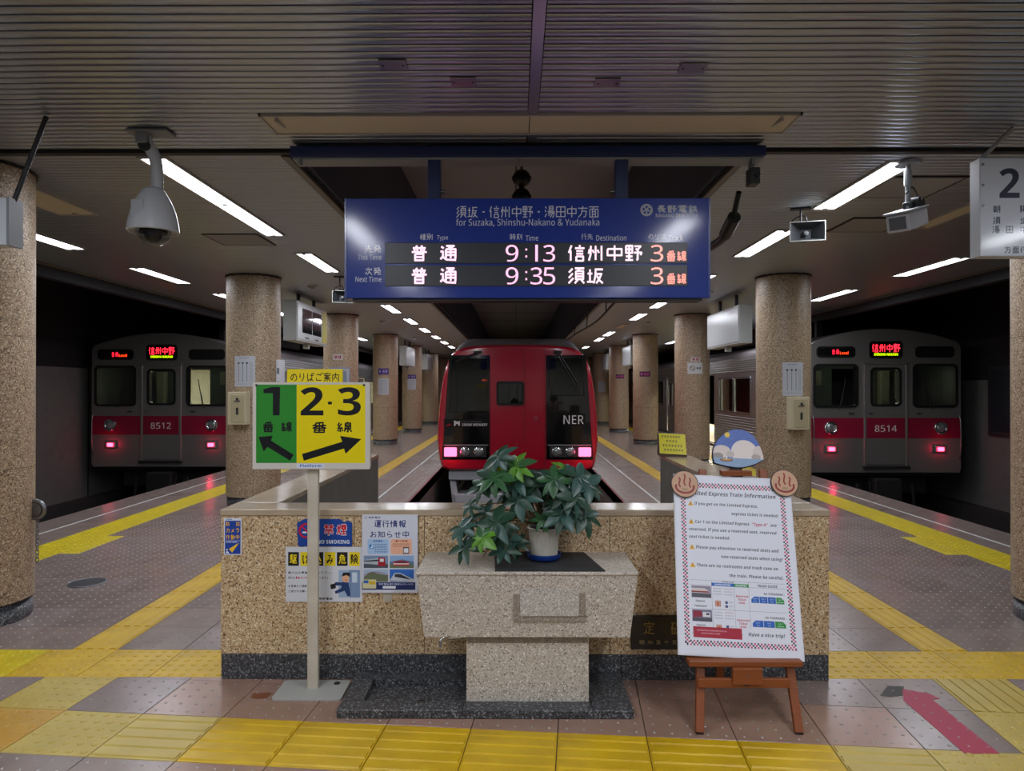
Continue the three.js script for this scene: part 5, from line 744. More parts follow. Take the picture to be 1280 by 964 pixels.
  const [ac, ax] = canvas(512, 384); rect(ax, '#5a72b4', 0, 0, 512, 384); for (let i = 0; i < 500; i++) dot(ax, rnd() < 0.5 ? '#6a80bc' : '#6f86c2', rnd() * 512, rnd() * 290, 3); dot(ax, '#e8c84c', 170, 66, 26); dot(ax, '#d8ccc4', 110, 230, 90, 62); dot(ax, '#e2d8d0', 330, 230, 130, 120); dot(ax, '#d4c8c0', 470, 240, 60, 80); dot(ax, '#9c948e', 70, 270, 50, 30); dot(ax, '#c4bab2', 190, 250, 40, 30); dot(ax, '#b0a69e', 440, 270, 44, 30); rect(ax, '#8aa4c0', 0, 286, 512, 384); for (let i = 0; i < 14; i++) rect(ax, '#a8bed4', 20 + i * 36, 300 + (i * 37) % 60, 60 + i * 36, 303 + (i * 37) % 60); dot(ax, '#7a4a30', 150, 306, 62, 16); dot(ax, '#c89a64', 150, 302, 50, 10); rect(ax, '#dcdcd8', 146, 270, 158, 302);
  const bg = extrude(s, 0.008, 0.0), bp = bg.attributes.position, bu = bg.attributes.uv; for (let i = 0; i < bp.count; i++) bu.setXY(i, (bp.getX(i) + 0.15) / 0.3, bp.getY(i) / 0.24);
  const back = extrude(s, 0.006).scale(1.035, 1.035, 1).translate(0, -0.004, -0.004), hold = new THREE.Group(); put('edge', back.scale(0.88, 0.88, 1).translate(0.032, ph + 0.062, -0.005), mat(0x252433, 0.6), pic); put('painting', bg.scale(0.88, 0.88, 1).translate(0.032, ph + 0.062, 0), print(ac, 0.6), pic);
  put('stem', [rbox(0.06, 0.07, 0.012, 0.03, ph + 0.05, -0.012, 0.003)], mat(0x3c2016, 0.6), pic);
}
// ---------------------------------------------------------------- departure board hung over the barrier
{
  const d = 4.2, t = thing('departure_board', 'blue hanging departure board with two lit rows of train times', 'departure board', [0, 0, -d]);
  const x = (px) => X(px, d), y = (py) => Y(py, d), bx0 = x(431), bx1 = x(887), by0 = y(373), by1 = y(247.5);
  put('case', rspan(bx0, bx1, by0, by1, -0.16, 0, 0.006), M.blue, t);
  put('bottom_plate', rspan(bx0 + 0.04, bx1 - 0.04, by0 - 0.012, by0 + 0.001, -0.14, -0.02, 0.003), M.darkGrey, t);
  each('side_trim', [rspan(bx0 - 0.004, bx0 + 0.01, by0, by1, -0.15, 0.004, 0.002), rspan(bx1 - 0.01, bx1 + 0.004, by0, by1, -0.15, 0.004, 0.002)], M.blue, t);
  const [c, g] = canvas(2048, 566), k = 2048 / 456, q = (px) => (px - 431) * k, r = (py) => (py - 247.5) * k;
  rect(g, '#12369a', 0, 0, 2048, 566); g.fillStyle = '#e6eaf0'; line(g, '須坂・信州中野・湯田中方面', q(569), r(256), q(750), r(272), 0.09, 0.0); fit(g, 'for Suzaka, Shinshu-Nakano & Yudanaka', q(569), r(272.8), q(750), r(283), '100px sans-serif');
  g.lineWidth = 9; g.strokeStyle = '#b9bcc4'; g.beginPath(); g.arc(q(809.5), r(262), 31, 0, 6.3); g.stroke(); g.lineWidth = 6; for (let i = 0; i < 5; i++) { const a = i * 1.2566 - 1.57; g.beginPath(); g.arc(q(809.5) + Math.cos(a) * 16, r(262) + Math.sin(a) * 16, 11, 0, 6.3); g.stroke(); }
  g.fillStyle = '#b9bcc4'; line(g, '長野電鉄', q(822), r(255.5), q(874), r(265.5), 0.17, 0.08); fit(g, 'NAGANO DENTETSU', q(821), r(266.5), q(873), r(271.3));
  g.fillStyle = '#eef0f4'; for (const [a, e, xa, xb, xc, xd] of [['種別', 'Type', 523, 540, 545, 559], ['時刻', 'Time', 637, 653, 657, 673], ['行先', 'Destination', 727, 742, 746, 784], ['のりば', 'Track', 811, 834, 838, 855]]) { line(g, a, q(xa), r(291.5), q(xb), r(300), 0.1, 0.03); fit(g, e, q(xc), r(294), q(xd), r(301), '100px sans-serif'); }
  for (const [a, e, py, xa] of [['先発', 'This Time', 305.5, 445], ['次発', 'Next Time', 334, 442]]) { line(g, a, q(453), r(py), q(475), r(py + 11), 0.1, 0.03); fit(g, e, q(xa), r(py + 12.5), q(475), r(py + 19.5), '100px sans-serif'); }
  flat('sign_face', bx1 - bx0 - 0.02, by1 - by0 - 0.01, 0.002, new THREE.MeshPhysicalMaterial({ map: texture(c), roughness: 0.45, specularIntensity: 0.5, clearcoat: 0.55, clearcoatRoughness: 0.12 }), M.blue, t, (bx0 + bx1) / 2, (by0 + by1) / 2, 0.001);
  const led = (row) => { const [lc, l] = canvas(2048, 132), a = (px) => (px - 482) * 2048 / 376, b = (v) => v * 132 / 25.5; l.fillStyle = '#000'; l.fillRect(0, 0, 2048, 132);
    l.fillStyle = '#ffc8ea'; for (const [s, xa, xb] of [['普', 512.5, 535], ['通', 548, 571.5]]) glyph(l, s, a(xa), b(1.2), a(xb) - a(xa), b(22.8), 0.12);
    l.fillStyle = '#ffb4da'; const tm = row ? '9:35' : '9:13'; [[632, 648], [655, 660], [663, 678], [679, 694]].forEach(([u, v], i) => tm[i] === '1' ? l.fillRect(a(669), b(2), a(3.2 + 482), b(22)) : tm[i] === ':' ? (l.fillRect(a(656.5), b(7), a(484.4), b(2.6)), l.fillRect(a(656.5), b(16), a(484.4), b(2.6))) : fit(l, tm[i], a(u), b(2), a(v), b(24), '100px sans-serif'));
    l.fillStyle = '#ffd0ea'; row ? line(l, '須坂', a(709), b(1.2), a(755), b(24.2), 0.11, 0.02) : line(l, '信州中野', a(709), b(1.2), a(803), b(24.2), 0.11, 0.02);
    l.fillStyle = '#ff9c90'; fit(l, '3', a(813), b(2), a(829), b(24), '100px sans-serif'); l.fillStyle = '#ff8c7c'; line(l, '番線', a(832), b(9.5), a(858), b(24), 0.13, 0.04);
    l.globalAlpha = 0.35; l.fillStyle = '#000'; for (let i = 0; i < 2048; i += 8) l.fillRect(i, 0, 2, 132); for (let i = 0; i < 132; i += 8) l.fillRect(0, i, 2048, 2); return texture(lc); };
  for (const [row, ya, yb] of [[0, 303.5, 329.5], [1, 331.5, 358]]) {
    const o = put('screen_bezel', rspan(x(481.2), x(859), y(yb), y(ya), 0.0, 0.006, 0.002), mat(0x2f3338, 0.35), t);
    const m = new THREE.MeshStandardMaterial({ color: 0x3a3d42, roughness: 0.35, emissive: 0xffffff, emissiveMap: led(row), emissiveIntensity: 1.6 });
    put('led_screen', new THREE.PlaneGeometry(x(858) - x(482.2), y(ya + 0.8) - y(yb - 0.8)).translate((x(482.2) + x(858)) / 2, (y(ya) + y(yb)) / 2, 0.0075), m, o);
    const l = new THREE.RectAreaLight(0xffc0dc, 0.12, x(858) - x(482.2), 0.12); l.name = 'screen_light'; l.position.set((x(482.2) + x(858)) / 2, (y(ya) + y(yb)) / 2, 0.012); l.rotation.y = Math.PI; t.add(l);
  }
  for (const px of [541, 779]) { put('hanger', rspan(x(px - 8), x(px + 8), by1 - 0.01, y(192), -0.12, -0.05, 0.003), M.navy, t); put('bolt', [rod([x(px + (px < 600 ? 8 : -8)), by1 + 0.06, -0.08], [x(px + (px < 600 ? 14 : -14)), by1 + 0.06, -0.08], 0.012)], M.steel, t); }
  const beam = put('beam', rspan(x(360), x(959), y(193), y(180), -0.2, -0.02, 0.004), M.navy, t);
  put('beam_channel', rspan(x(362), x(957), y(196), y(193) - 0.0005, -0.18, -0.04, 0.002), M.greyPaint, beam);
  each('clamp', [372, 648, 944].map((px) => rspan(x(px - 2), x(px + 2), y(203), y(192.5), -0.06, -0.035, 0.002)), M.steel, t);
  each('fixing_rod', [x(370), x(650), x(950)].flatMap((a) => [rod([a, y(180) - 0.01, -0.1], [a, H + 0.001, -0.1], 0.012)]), M.steel, t);
}
{ const d = 4.2, t = thing('junction_box', 'small grey junction box clamped under the right end of the blue beam', 'box', [X(948, d), -0.008, -d]); put('case', rbox(0.06, 0.1, 0.09, 0, Y(214, d), -0.1, 0.006), M.darkGrey, t); put('bracket', rbox(0.03, 0.06, 0.03, -0.01, Y(201, d), -0.1, 0.004), M.steel, t); put('knob', disc(0.014, 0.02, 0.01, Y(214, d), -0.046, 14), M.black, t); }
{ const pts = [[1.36, 2.75, -4.3], [1.37, 2.62, -4.45], [1.385, 2.56, -4.7], [1.39, 2.6, -5.6], [1.385, 2.72, -7], [1.385, 2.76, -9.5], [1.385, 2.7, -12], [1.385, 2.8, -16], [1.385, 2.9, -22]], t = thing('cable', 'thick black cable slung along the right edge of the track recess', 'cable'); put('sheath', tube(pts, 0.018, 90, 8), M.black, t); put('sleeve', [tube(pts.slice(1, 4), 0.03, 20, 10), rod([1.372, 2.63, -4.43], [1.384, 2.57, -4.66], 0.042)], M.black, t); each('bracket', [-5.5, -8, -11, -14, -17, -20].map((z, i) => rod([1.4, [2.59, 2.74, 2.73, 2.755, 2.82, 2.87][i], z], [1.425, 3.03, z], 0.012)), M.darkGrey, t); }
{ const d = 5.4, t = thing('insulator', 'pair of dark round insulators hanging in the recess above the departure board', 'insulator', [X(652, d), 0, -d]); put('rod', rod([0, Y(254, d), 0], [0, TOP - 0.001, 0], 0.01), M.darkGrey, t); for (const py of [223, 246]) put('disc', [ball(0.07, 0, Y(py, d), 0, 20), cyl(0.076, 0.076, 0.02, 0, Y(py, d), 0, 28)], mat(0x1c1c20, 0.35), t); }
// cover plates on the slats
for (const [px, py, label] of [[491, 78, 'small cover plate on the slats, left outer of the front four'], [579, 99.5, 'small cover plate on the slats, left inner of the front four'], [759, 101.5, 'small cover plate on the slats, right inner of the front four'], [866, 83, 'small cover plate on the slats, right outer of the front four']]) { const d = FOCAL * (H - EYE) / (485 - py), t = thing('cover_plate', label, 'cover plate', [X(px, d), H, -d], 0, 'cover plates on the concourse ceiling'); put('plate', rbox(0.125, 0.004, 0.095, 0, -0.0085, 0, 0.0015), M.rail, t); each('screw', [-0.045, 0.045].map((a) => cyl(0.005, 0.005, 0.003, a, -0.011, 0, 10)), M.darkGrey, t); }
// dome camera
{
  const d = 4.07, cx = X(190, d), t = thing('dome_camera', 'silver dome security camera hanging from an arm at the concourse ceiling', 'security camera', [cx, 0, -d]);
  put('housing', lathe([[0.001, Y(234, d)], [0.05, Y(235, d)], [0.062, Y(238, d)], [0.095, Y(250, d)], [0.12, Y(264, d)], [0.134, Y(278, d)], [0.14, Y(288, d)], [0.136, Y(290, d)], [0.126, Y(290, d)], [0.126, Y(287, d)], [0.001, Y(286, d)]], 44), mat(0xc6cacd, 0.35), t);
  put('dome', lathe([[0.001, Y(307, d)], [0.03, Y(306.4, d)], [0.06, Y(303.6, d)], [0.083, Y(298.5, d)], [0.097, Y(290, d)], [0.098, Y(287, d)]], 36), new THREE.MeshPhysicalMaterial({ color: 0xd0d4d6, roughness: 0.02, transmission: 1, thickness: 0 }), t);
  put('camera_core', [cyl(0.075, 0.075, 0.02, 0, Y(288.5, d), 0, 28), ball(0.05, 0.01, Y(293, d), 0.02, 18)], M.black, t);
  put('service_door', rbox(0.07, 0.1, 0.006, -0.03, Y(266, d), 0.12, 0.003).rotateX(0), mat(0xb4b8bb, 0.4), t);
  put('arm', tube([[0.02, Y(238, d), 0], [0.022, Y(215, d), 0], [0.01, Y(195, d), 0.01], [-0.02, Y(180, d), 0.03], [-0.03, Y(170, d), 0.05]], 0.034, 24, 14), mat(0xc2c6c9, 0.4), t);
  put('joint_cover', disc(0.03, 0.03, -0.02, Y(185, d), 0.065, 20), M.darkGrey, t);
  put('mount', [rbox(0.24, 0.014, 0.12, 0.0, H - 0.016, 0.03, 0.004), rbox(0.07, 0.08, 0.07, -0.03, H - 0.05, 0.05, 0.01)], M.greyPaint, t);
}
// box camera
{
  const d = 4.62, t = thing('box_camera', 'white box security camera on a ceiling pole at the right', 'security camera', [X(1134, d), 0, -d]);
  put('pole', [cyl(0.016, 0.016, 0.3, 0, 2.88, 0, 16), cyl(0.024, 0.024, 0.1, 0, 2.93, 0, 16), cyl(0.08, 0.08, 0.018, 0, H - 0.016, 0, 28)], M.greyPaint, t);
  const g = new THREE.Group(); g.name = 'housing_group'; g.position.set(0.0, 2.655, 0.0); g.rotation.set(0, 0.72, 0.28); g.rotation.order = 'YXZ'; t.add(g);
  put('housing', rbox(0.34, 0.115, 0.14, -0.01, 0, 0, 0.014), mat(0xc4c7ce, 0.45), g); put('sunshield', rbox(0.37, 0.012, 0.155, -0.02, 0.066, 0, 0.004), mat(0xb4b7be, 0.45), g); put('window', rbox(0.006, 0.08, 0.1, -0.181, 0, 0, 0.002), mat(0x6d7176, 0.1), g);
  put('bracket', [rbox(0.1, 0.05, 0.06, 0.06, 0.09, 0, 0.01), disc(0.035, 0.05, 0.08, 0.1, 0.03, 18), disc(0.03, 0.05, 0.14, 0.09, 0.03, 18)], M.darkGrey, g); put('cable', tube([[0.16, 0.05, 0], [0.2, 0.12, 0], [0.1, 0.2, 0.01], [0.02, 0.17, 0]], 0.007, 20, 6), M.black, g);
}
// horn speakers
function horn(x, y, d, turn, label) {
  const t = thing('horn_speaker', label, 'loudspeaker', [x, y, -d], turn), s = (w, h, z) => [[-w, -h, z], [w, -h, z], [w, h, z], [-w, h, z]];
  const A = s(0.135, 0.08, 0.12), B = s(0.045, 0.04, 0), C = s(0.128, 0.073, 0.12), D2 = s(0.04, 0.035, 0.004), pos = [], quad = (a, b, c, e) => pos.push(...a, ...b, ...c, ...a, ...c, ...e);
  for (let i = 0; i < 4; i++) { const j = (i + 1) % 4; quad(B[i], B[j], A[j], A[i]); quad(A[i], A[j], C[j], C[i]); }
  const g = new THREE.BufferGeometry(); g.setAttribute('position', new THREE.Float32BufferAttribute(pos, 3)); g.computeVertexNormals(); put('flare', g, mat(0xa7aba4, 0.45), t);
  const p2 = []; for (let i = 0; i < 4; i++) { const j = (i + 1) % 4; p2.push(...C[i], ...C[j], ...D2[j], ...C[i], ...D2[j], ...D2[i]); } p2.push(...D2[0], ...D2[1], ...D2[2], ...D2[0], ...D2[2], ...D2[3]);
  const g2 = new THREE.BufferGeometry(); g2.setAttribute('position', new THREE.Float32BufferAttribute(p2, 3)); g2.computeVertexNormals(); put('throat', g2, mat(0x3a3d3f, 0.6), t);
  put('bullet', ball(0.022, 0, 0, 0.03, 14), M.greyPaint, t); put('driver', disc(0.05, 0.1, 0, 0, -0.05, 22), M.darkGrey, t);
  put('bracket', [rod([-0.03, 0.04, -0.04], [-0.03, H - y, -0.04], 0.009), rod([-0.1, 0.1, -0.04], [0.02, 0.1, -0.04], 0.012), rbox(0.16, 0.01, 0.06, -0.03, H - y - 0.014, -0.04, 0.003), tube([[-0.08, 0.0, -0.08], [-0.1, 0.12, -0.06], [0.0, 0.16, -0.05], [0.03, 0.06, -0.05]], 0.006, 20, 6)], M.black, t);
}
horn(2.36, 2.81, 5.75, -0.25, 'grey horn speaker on the right ceiling between the lamps'); horn(-2.3, 2.75, 9.3, 0.3, 'small horn speaker half hidden behind the left end of the departure board');
// platform number signs at both edges
{
  const d = 4.1, t = thing('platform_sign', 'hanging platform 2 sign with place names at the right edge', 'sign', [0, 0, -d]), x0 = X(1223, d), w = 0.9, y0 = Y(321, d), y1 = Y(198, d);
  put('board', rspan(x0, x0 + w, y0, y1, -0.09, 0, 0.004), mat(0xd9e0e6, 0.4), t);
  const [c, x] = canvas(1024, 652), k = 1024 / w, q = (px) => (X(px, d) - x0) * k, r = (py) => (y1 - Y(py, d)) * k;
  rect(x, '#e6edf5', 0, 0, 1024, 652); x.fillStyle = '#1c2640'; fit(x, '2', q(1246), r(210), q(1272), r(248)); fit(x, '・'.replace('・', '-'), q(1290), r(228), q(1300), r(232)); fit(x, '3', q(1318), r(210), q(1344), r(248));
  x.fillStyle = '#3c4658'; for (const [s, py, l] of [['朝陽', 257, [1238, 1272]], ['須坂', 271.5, [1238, 1272]], ['湯田中', 283, [1237, 1254, 1272]]]) [...s].forEach((ch, i) => glyph(x, ch, q(l[i]), r(py), q(1248) - q(1238), r(10.5) - r(0), 0.12)); x.fillStyle = '#2c3648'; [...'方面行'].forEach((ch, i) => glyph(x, ch, q(1252 + i * 10), r(309), q(1261.5) - q(1252), r(9.5) - r(0), 0.13));
  flat('sign_face', w - 0.01, y1 - y0 - 0.01, 0.001, new THREE.MeshPhysicalMaterial({ map: texture(c), roughness: 0.4, clearcoat: 0.7, clearcoatRoughness: 0.1 }), M.white, t, x0 + w / 2, (y0 + y1) / 2, 0.0008);
  each('hanger', [rod([x0 + 0.02, y1 - 0.01, -0.045], [x0 + 0.12, H - 0.012, -0.045 + 0.15], 0.012), rod([x0 + w - 0.05, y1 - 0.01, -0.045], [x0 + w - 0.15, H - 0.012, 0.1], 0.012)], M.greyPaint, t); each('bolt', [0.02, 0.14, 0.26].map((a) => disc(0.008, 0.004, x0 + 0.016, y1 - a - 0.02, 0.004, 10)), M.steel, t);
}
{
  const d = 3.7, t = thing('platform_sign', 'pale hanging sign at the left edge, seen by its right end', 'sign', [0, 0, -d]), x1 = X(8, d), y0 = Y(305, d), y1 = Y(246, d);
  put('board', rspan(x1 - 0.9, x1, y0, y1, -0.1, 0, 0.004), mat(0xdde4ea, 0.4), t); put('end_frame', rspan(x1 - 0.012, x1 + 0.003, y0 - 0.004, y1 + 0.004, -0.104, 0.004, 0.002), M.greyPaint, t);
  each('hanger', [rod([x1 - 0.01, y1 - 0.01, -0.05], [X(55, 3.8), H - 0.012, -0.1], 0.013), rod([x1 - 0.8, y1 - 0.01, -0.05], [x1 - 0.95, H - 0.012, -0.05], 0.013)], M.darkGrey, t);
}
// boxes hanging between the columns
function hangBox(x0, x1, d0, d1, y0, y1, face, m, label, category) {
  const t = thing('hanging_box', label, category, [0, 0, 0]); put('case', rspan(x0, x1, y0, y1, -d1, -d0, 0.01), mat(0xa7aaa6, 0.4), t);
  const xf = face > 0 ? x1 : x0, g = rspan(Math.min(xf, xf + face * 0.01), Math.max(xf, xf + face * 0.01), y0 + 0.03, y1 - 0.03, -d1 + 0.03, -d0 - 0.03, 0.003); put('front', g, mat(0xbfc4c4, 0.25), t);
  each('hanger', [0.25, 0.75].map((k) => rod([(x0 + x1) / 2, y1 - 0.01, -(d0 + (d1 - d0) * k)], [(x0 + x1) / 2, H - 0.006, -(d0 + (d1 - d0) * k)], 0.03)), M.darkGrey, t);
  put('socket', rbox(0.09, 0.09, 0.09, (x0 + x1) / 2, y0 - 0.04, -(d0 + d1) / 2, 0.01), mat(0xa7aaa6, 0.4), t);
  if (m) m(t, xf + face * 0.0105);
}
hangBox(-3.55, -3.34, 10.7, 12.4, 2.28, 2.9, 1, (t, x) => { for (const k of [0, 1]) { const z = -10.95 - k * 0.55; put('screen', rspan(x, x + 0.006, 2.42, 2.8, z - 0.5, z, 0.002), mat(0x1c2022, 0.08, 0, { clearcoat: 1 }), t); put('caption', rspan(x, x + 0.002, 2.335, 2.36, z - 0.36, z - 0.14, 0.001), M.darkGrey, t); } put('yellow_panel', rspan(x, x + 0.005, 2.33, 2.87, -12.35, -12.06, 0.001), mat(0xb5a818, 0.5), t); }, 'hanging box with two dark screens and a yellow panel on the left platform', 'display');
hangBox(3.42, 3.62, 10.8, 12.6, 2.24, 2.84, -1, null, 'blank white hanging box just beyond the second right column', 'display');
[[-3.55, -3.34, 21.4, 23.2, 1, 'left', 'fourth'], [3.42, 3.62, 21, 22.6, -1, 'right', 'fourth'], [-3.55, -3.34, 26.4, 28.2, 1, 'left', 'fifth'], [3.42, 3.62, 26.4, 28, -1, 'right', 'fifth']].forEach(([a, b, c, d, f, s, n]) => hangBox(a, b, c, d, 2.24, 2.84, f, null, `blank white hanging box beyond the ${n} ${s} column`, 'display'));
// ---------------------------------------------------------------- papers and boxes on the columns
const COLX = { '-1': [-3.65, -3.51, -3.56, -3.64, -3.66, -3.66], 1: [3.72, 3.56, 3.57, 3.6, 3.62, 3.62] };
function onColumn(s, i, name, px, w, py0, py1, c, label, category, thick = 0.001) {   // paper bent round the column, at a direction seen from the concourse
  const x = COLX[s][i], d = ROWS[i], base = Math.atan2(-x, d), dist = Math.hypot(x, d), dirA = Math.atan2(px - 645, FOCAL), colA = Math.atan2(x, d), off = Math.sin(dirA - colA) * dist / 0.345;
  const mid = base + Math.asin(THREE.MathUtils.clamp(off, -0.95, 0.95)) , dd = d - 0.33, g = sheet(0.347, mid, w, Y(py1, dd), Y(py0, dd)).translate(x, 0, -d);
  return single(name, g, c, label, category);
}
{ const [c, x] = canvas(320, 448); rect(x, '#bcc0c6', 0, 0, 320, 448); x.fillStyle = '#50545c'; greek(x, '#50545c', 80, 24, 240, 1, 10, 16); const cols = ['#a83c5c', '#3c5c8c', '#3c6c4c']; cols.forEach((col, i) => { dot(x, '#3c4048', 70 + i * 65, 104, 18, 12); rect(x, col, 68 + i * 65, 116, 73 + i * 65, 380); for (let k = 0; k < 13; k++) dot(x, '#3c4048', 70 + i * 65, 130 + k * 20, 5); }); greek(x, '#6c7078', 236, 96, 300, 15, 20, 12); greek(x, '#6c7078', 40, 404, 290, 1, 10, 12);
  const m = print(c, 0.6); onColumn(-1, 1, 'timetable', 305, 0.27, 445, 483.5, m, 'white fare chart with three lines of dots on the second left column', 'timetable'); onColumn(1, 1, 'timetable', 990.5, 0.27, 453, 495, m, 'white fare chart with three lines of dots on the second right column', 'timetable'); }
function phoneBox(s, px, py0, py1, w, label) {
  const x = COLX[s][1], d = ROWS[1], dirA = Math.atan2(px - 645, FOCAL), colA = Math.atan2(x, d), a = Math.atan2(-x, d) + Math.asin(Math.sin(dirA - colA) * Math.hypot(x, d) / 0.345);
  const dd = d - 0.36, y0 = Y(py1, dd), y1 = Y(py0, dd), h = y1 - y0, t = thing('call_box', label, 'call box', [x, y0, -d], a), z = 0.325;
  put('case', rbox(w, h, 0.12, 0, h / 2, z + 0.06, 0.008), M.cream, t); put('door', rbox(w - 0.07, h - 0.07, 0.012, 0.012, h / 2, z + 0.122, 0.004), mat(0xb8ad8a, 0.5), t); put('slot', rbox(0.075, 0.022, 0.012, 0.012, h * 0.73, z + 0.13, 0.003), M.rail, t); put('latch', [disc(0.014, 0.02, 0.012, h * 0.79, z + 0.132, 12), rbox(0.028, 0.09, 0.012, 0.012, h * 0.42, z + 0.13, 0.003)], M.darkGrey, t);
}
phoneBox(-1, 300.5, 490, 531, 0.25, 'cream metal call box on the second left column under the fare chart'); phoneBox(1, 994, 496, 537, 0.25, 'cream metal call box on the second right column under the fare chart');
const small = (w, h, f) => { const [c, x] = canvas(w, h); f(x); return print(c, 0.5); };
const redTag = small(128, 64, (x) => { rect(x, '#c4c0be', 0, 0, 128, 64); x.fillStyle = '#9c2030'; line(x, '禁煙', 16, 10, 112, 54, 0.13, 0.1); });
onColumn(-1, 2, 'no_smoking_sticker', 422, 0.19, 443, 450, redTag, 'small red lettered sticker on the third left column', 'sticker');
onColumn(-1, 2, 'framed_notice', 424, 0.44, 459, 480, small(256, 160, (x) => { rect(x, '#8c9098', 0, 0, 256, 160); rect(x, '#a9b2bc', 16, 16, 240, 160); rect(x, '#7c8898', 40, 36, 210, 150); }), 'pale framed notice on the third left column behind the direction sign', 'notice');
onColumn(1, 2, 'no_smoking_sticker', 869, 0.19, 447, 452, redTag, 'small red lettered sticker above the white sign on the third right column', 'sticker');
onColumn(1, 2, 'no_smoking_notice', 868.5, 0.3, 453.5, 467.5, small(256, 184, (x) => { rect(x, '#c6c6c6', 0, 0, 256, 184); x.lineWidth = 9; x.strokeStyle = '#5a3034'; x.beginPath(); x.ellipse(84, 92, 42, 36, 0, 0, 6.3); x.stroke(); x.beginPath(); x.moveTo(56, 68); x.lineTo(112, 116); x.stroke(); x.fillStyle = '#3a3a3e'; line(x, '禁煙', 146, 72, 230, 112, 0.13, 0.1); }), 'white no smoking sign with a ring mark on the third right column', 'sign');
const purple = small(192, 80, (x) => { rect(x, '#46307c', 0, 0, 192, 80); x.fillStyle = '#a898c8'; dot(x, '#a898c8', 36, 40, 14); line(x, '長野', 80, 18, 172, 62, 0.12, 0.1); }), maroon = small(192, 80, (x) => { rect(x, '#541f4e', 0, 0, 192, 80); dot(x, '#d070a0', 36, 40, 15); x.fillStyle = '#c84c80'; line(x, '長野', 78, 18, 176, 62, 0.13, 0.1); });
const listing = small(128, 192, (x) => { rect(x, '#b9bcc4', 0, 0, 128, 192); greek(x, '#6c7080', 14, 16, 116, 12, 14, 9); });
onColumn(-1, 3, 'name_plate', 479, 0.3, 460.5, 468.5, purple, 'purple station name plate on the fourth left column', 'name plate'); onColumn(-1, 3, 'notice', 479, 0.3, 473, 493.5, listing, 'white printed notice under the purple plate, fourth left column', 'notice'); onColumn(-1, 4, 'name_plate', 534.6 - 20, 0.3, 468.5, 473.5, purple, 'purple station name plate on the fifth left column', 'name plate'); onColumn(-1, 4, 'notice', 514.6, 0.3, 474, 487, listing, 'white printed notice under the purple plate, fifth left column', 'notice');
onColumn(1, 3, 'name_plate', 806, 0.3, 464.5, 471, maroon, 'maroon station name plate on the fourth right column', 'name plate'); onColumn(1, 4, 'name_plate', 775, 0.3, 468, 473.5, maroon, 'maroon station name plate on the fifth right column', 'name plate'); onColumn(1, 5, 'notice', 752, 0.3, 477, 490, listing, 'white notice on the sixth right column', 'notice');
{ const x = COLX['-1'][1], d = ROWS[1], t = thing('upright_sign', 'narrow white upright sign on the right side of the second left column', 'sign', [x + 0.36, 0, -d]); put('board', rbox(0.05, 0.62, 0.2, 0.0, 1.62, 0, 0.004), M.paper, t); each('mark', [1.42, 1.6, 1.78].map((y) => rbox(0.03, 0.08, 0.002, 0, y, 0.101, 0.001)), mat(0x6d727c, 0.5), t); put('bracket', rbox(0.03, 0.05, 0.05, -0.02, 1.62, 0, 0.004), M.steel, t); }
// yellow placard on the right wing
{ const t = thing('yellow_placard', 'tilted yellow placard of black lettering on the end of the barrier\'s right wing', 'placard', [1.49, BH, -6.72]); put('stand', extrude(poly([[0, 0], [0.2, 0], [0.2, 0.02], [0.06, 0.21], [0, 0.21]]), 0.24).rotateY(-Math.PI / 2).translate(0.12, 0, -0.12), mat(0x5d4c3e, 0.6), t);
  const [c, x] = canvas(256, 192); rect(x, '#dcd010', 0, 0, 256, 192); for (const [i, a, e] of [[0, 22, 236], [1, 66, 180], [2, 30, 240], [3, 40, 236]]) greek(x, '#1a1808', a, 20 + i * 42, e, 1, 10, 24);
  const o = flat('sign_face', 0.25, 0.215, 0.004, print(c, 0.4), M.white, t, -0.005, 0.118, 0.03); o.rotation.set(-0.55, 0, -0.06); }
// floor details
{ const t = thing('manhole_cover', 'small dark round cover set in the left platform floor', 'cover', [-3.42, 0, -5.6]); put('plate', cyl(0.135, 0.135, 0.006, 0, 0.003, 0, 36), M.darkGrey, t); put('rim', new THREE.TorusGeometry(0.135, 0.006, 6, 40).rotateX(Math.PI / 2).translate(0, 0.003, 0), M.steel, t); }
{ const t = thing('chain', 'short steel chain hanging from a round hook by the nearest left column', 'chain', [-3.3, 0, -4.82]); put('hook_disc', [new THREE.TorusGeometry(0.06, 0.014, 8, 24).translate(0.0, 0.72, 0), disc(0.045, 0.04, 0, 0.72, -0.01, 20), rod([-0.06, 0.72, -0.01], [0, 0.72, -0.01], 0.015)], M.steel, t); const links = []; for (let i = 0; i < 11; i++) links.push(new THREE.TorusGeometry(0.014, 0.004, 6, 12).scale(0.75, 1.25, 1).rotateY(i % 2 ? Math.PI / 2 : 0).translate(0.012, 0.645 - i * 0.027, 0.0)); links.forEach((g) => put('link', g, M.steel, t)); }
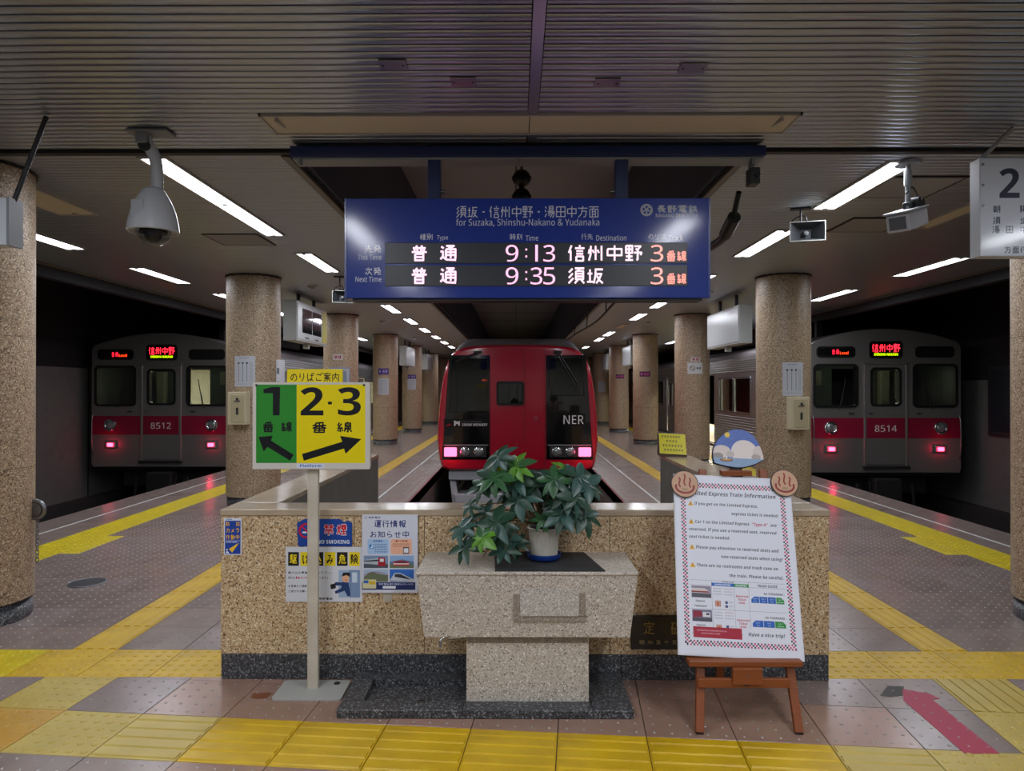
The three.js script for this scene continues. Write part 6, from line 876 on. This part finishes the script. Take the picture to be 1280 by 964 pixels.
{ const t = thing('wall_frame', 'dark framed panel on the wall beyond the right track', 'frame', [8.6, 0, -12.2]); put('frame', rspan(-0.06, -0.001, 0.7, 1.95, -0.6, 0.6, 0.01), M.darkGrey, t); put('panel', rspan(-0.068, -0.058, 0.78, 1.87, -0.52, 0.52, 0.004), mat(0x2a2d33, 0.2), t); }
{ const t = thing('stain', 'rust stain on the tiles beside the signpost base plate', 'stain'); const pts = []; for (let i = 0; i < 22; i++) { const a = i / 22 * 6.2832, r = rr(0.5, 1); pts.push([-1.29 + Math.cos(a) * 0.07 * r, 3.56 + Math.sin(a) * 0.045 * r]); } put('patch', extrude(poly(pts), 0.0006).rotateX(-Math.PI / 2).translate(0, 0.0004, 0), mat(0x7c4a30, 0.6), t); }
// access hatches in the platform ceilings
for (const [x, d, label] of [[-2.75, 7.0, 'square access hatch in the left platform ceiling'], [3.2, 6.4, 'square access hatch in the right platform ceiling near the speaker'], [2.9, 5.2, 'square access hatch in the right platform ceiling near the box camera']]) { const t = thing('access_hatch', label, 'hatch', [x, H, -d]); put('panel', rbox(0.5, 0.008, 0.5, 0, -0.009, 0, 0.002), mat(0x9a9a9a, 0.6, 0.2), t); each('frame', [span(-0.27, -0.25, -0.012, 0, -0.27, 0.27), span(0.25, 0.27, -0.012, 0, -0.27, 0.27), span(-0.25, 0.25, -0.012, 0, -0.27, -0.25), span(-0.25, 0.25, -0.012, 0, 0.25, 0.27)], M.ceilingTrim, t); }
for (const [s, list] of [[-1, [10.2, 15.5, 20.5]], [1, [10.8, 15.8]]]) list.forEach((d, i) => { const t = thing('smoke_detector', `round ceiling detector, ${NUM[i]} along the ${s < 0 ? 'left' : 'right'} platform`, 'detector', [s * 2.95, H, -d], 0, 'ceiling detectors'); put('base', cyl(0.07, 0.075, 0.025, 0, -0.018, 0, 24), M.white, t); put('cap', cyl(0.03, 0.05, 0.025, 0, -0.04, 0, 20), M.white, t); });

scene.traverse((o) => { if (o.isLight) o.castShadow = !o.isRectAreaLight; });
renderer.render(scene, camera);
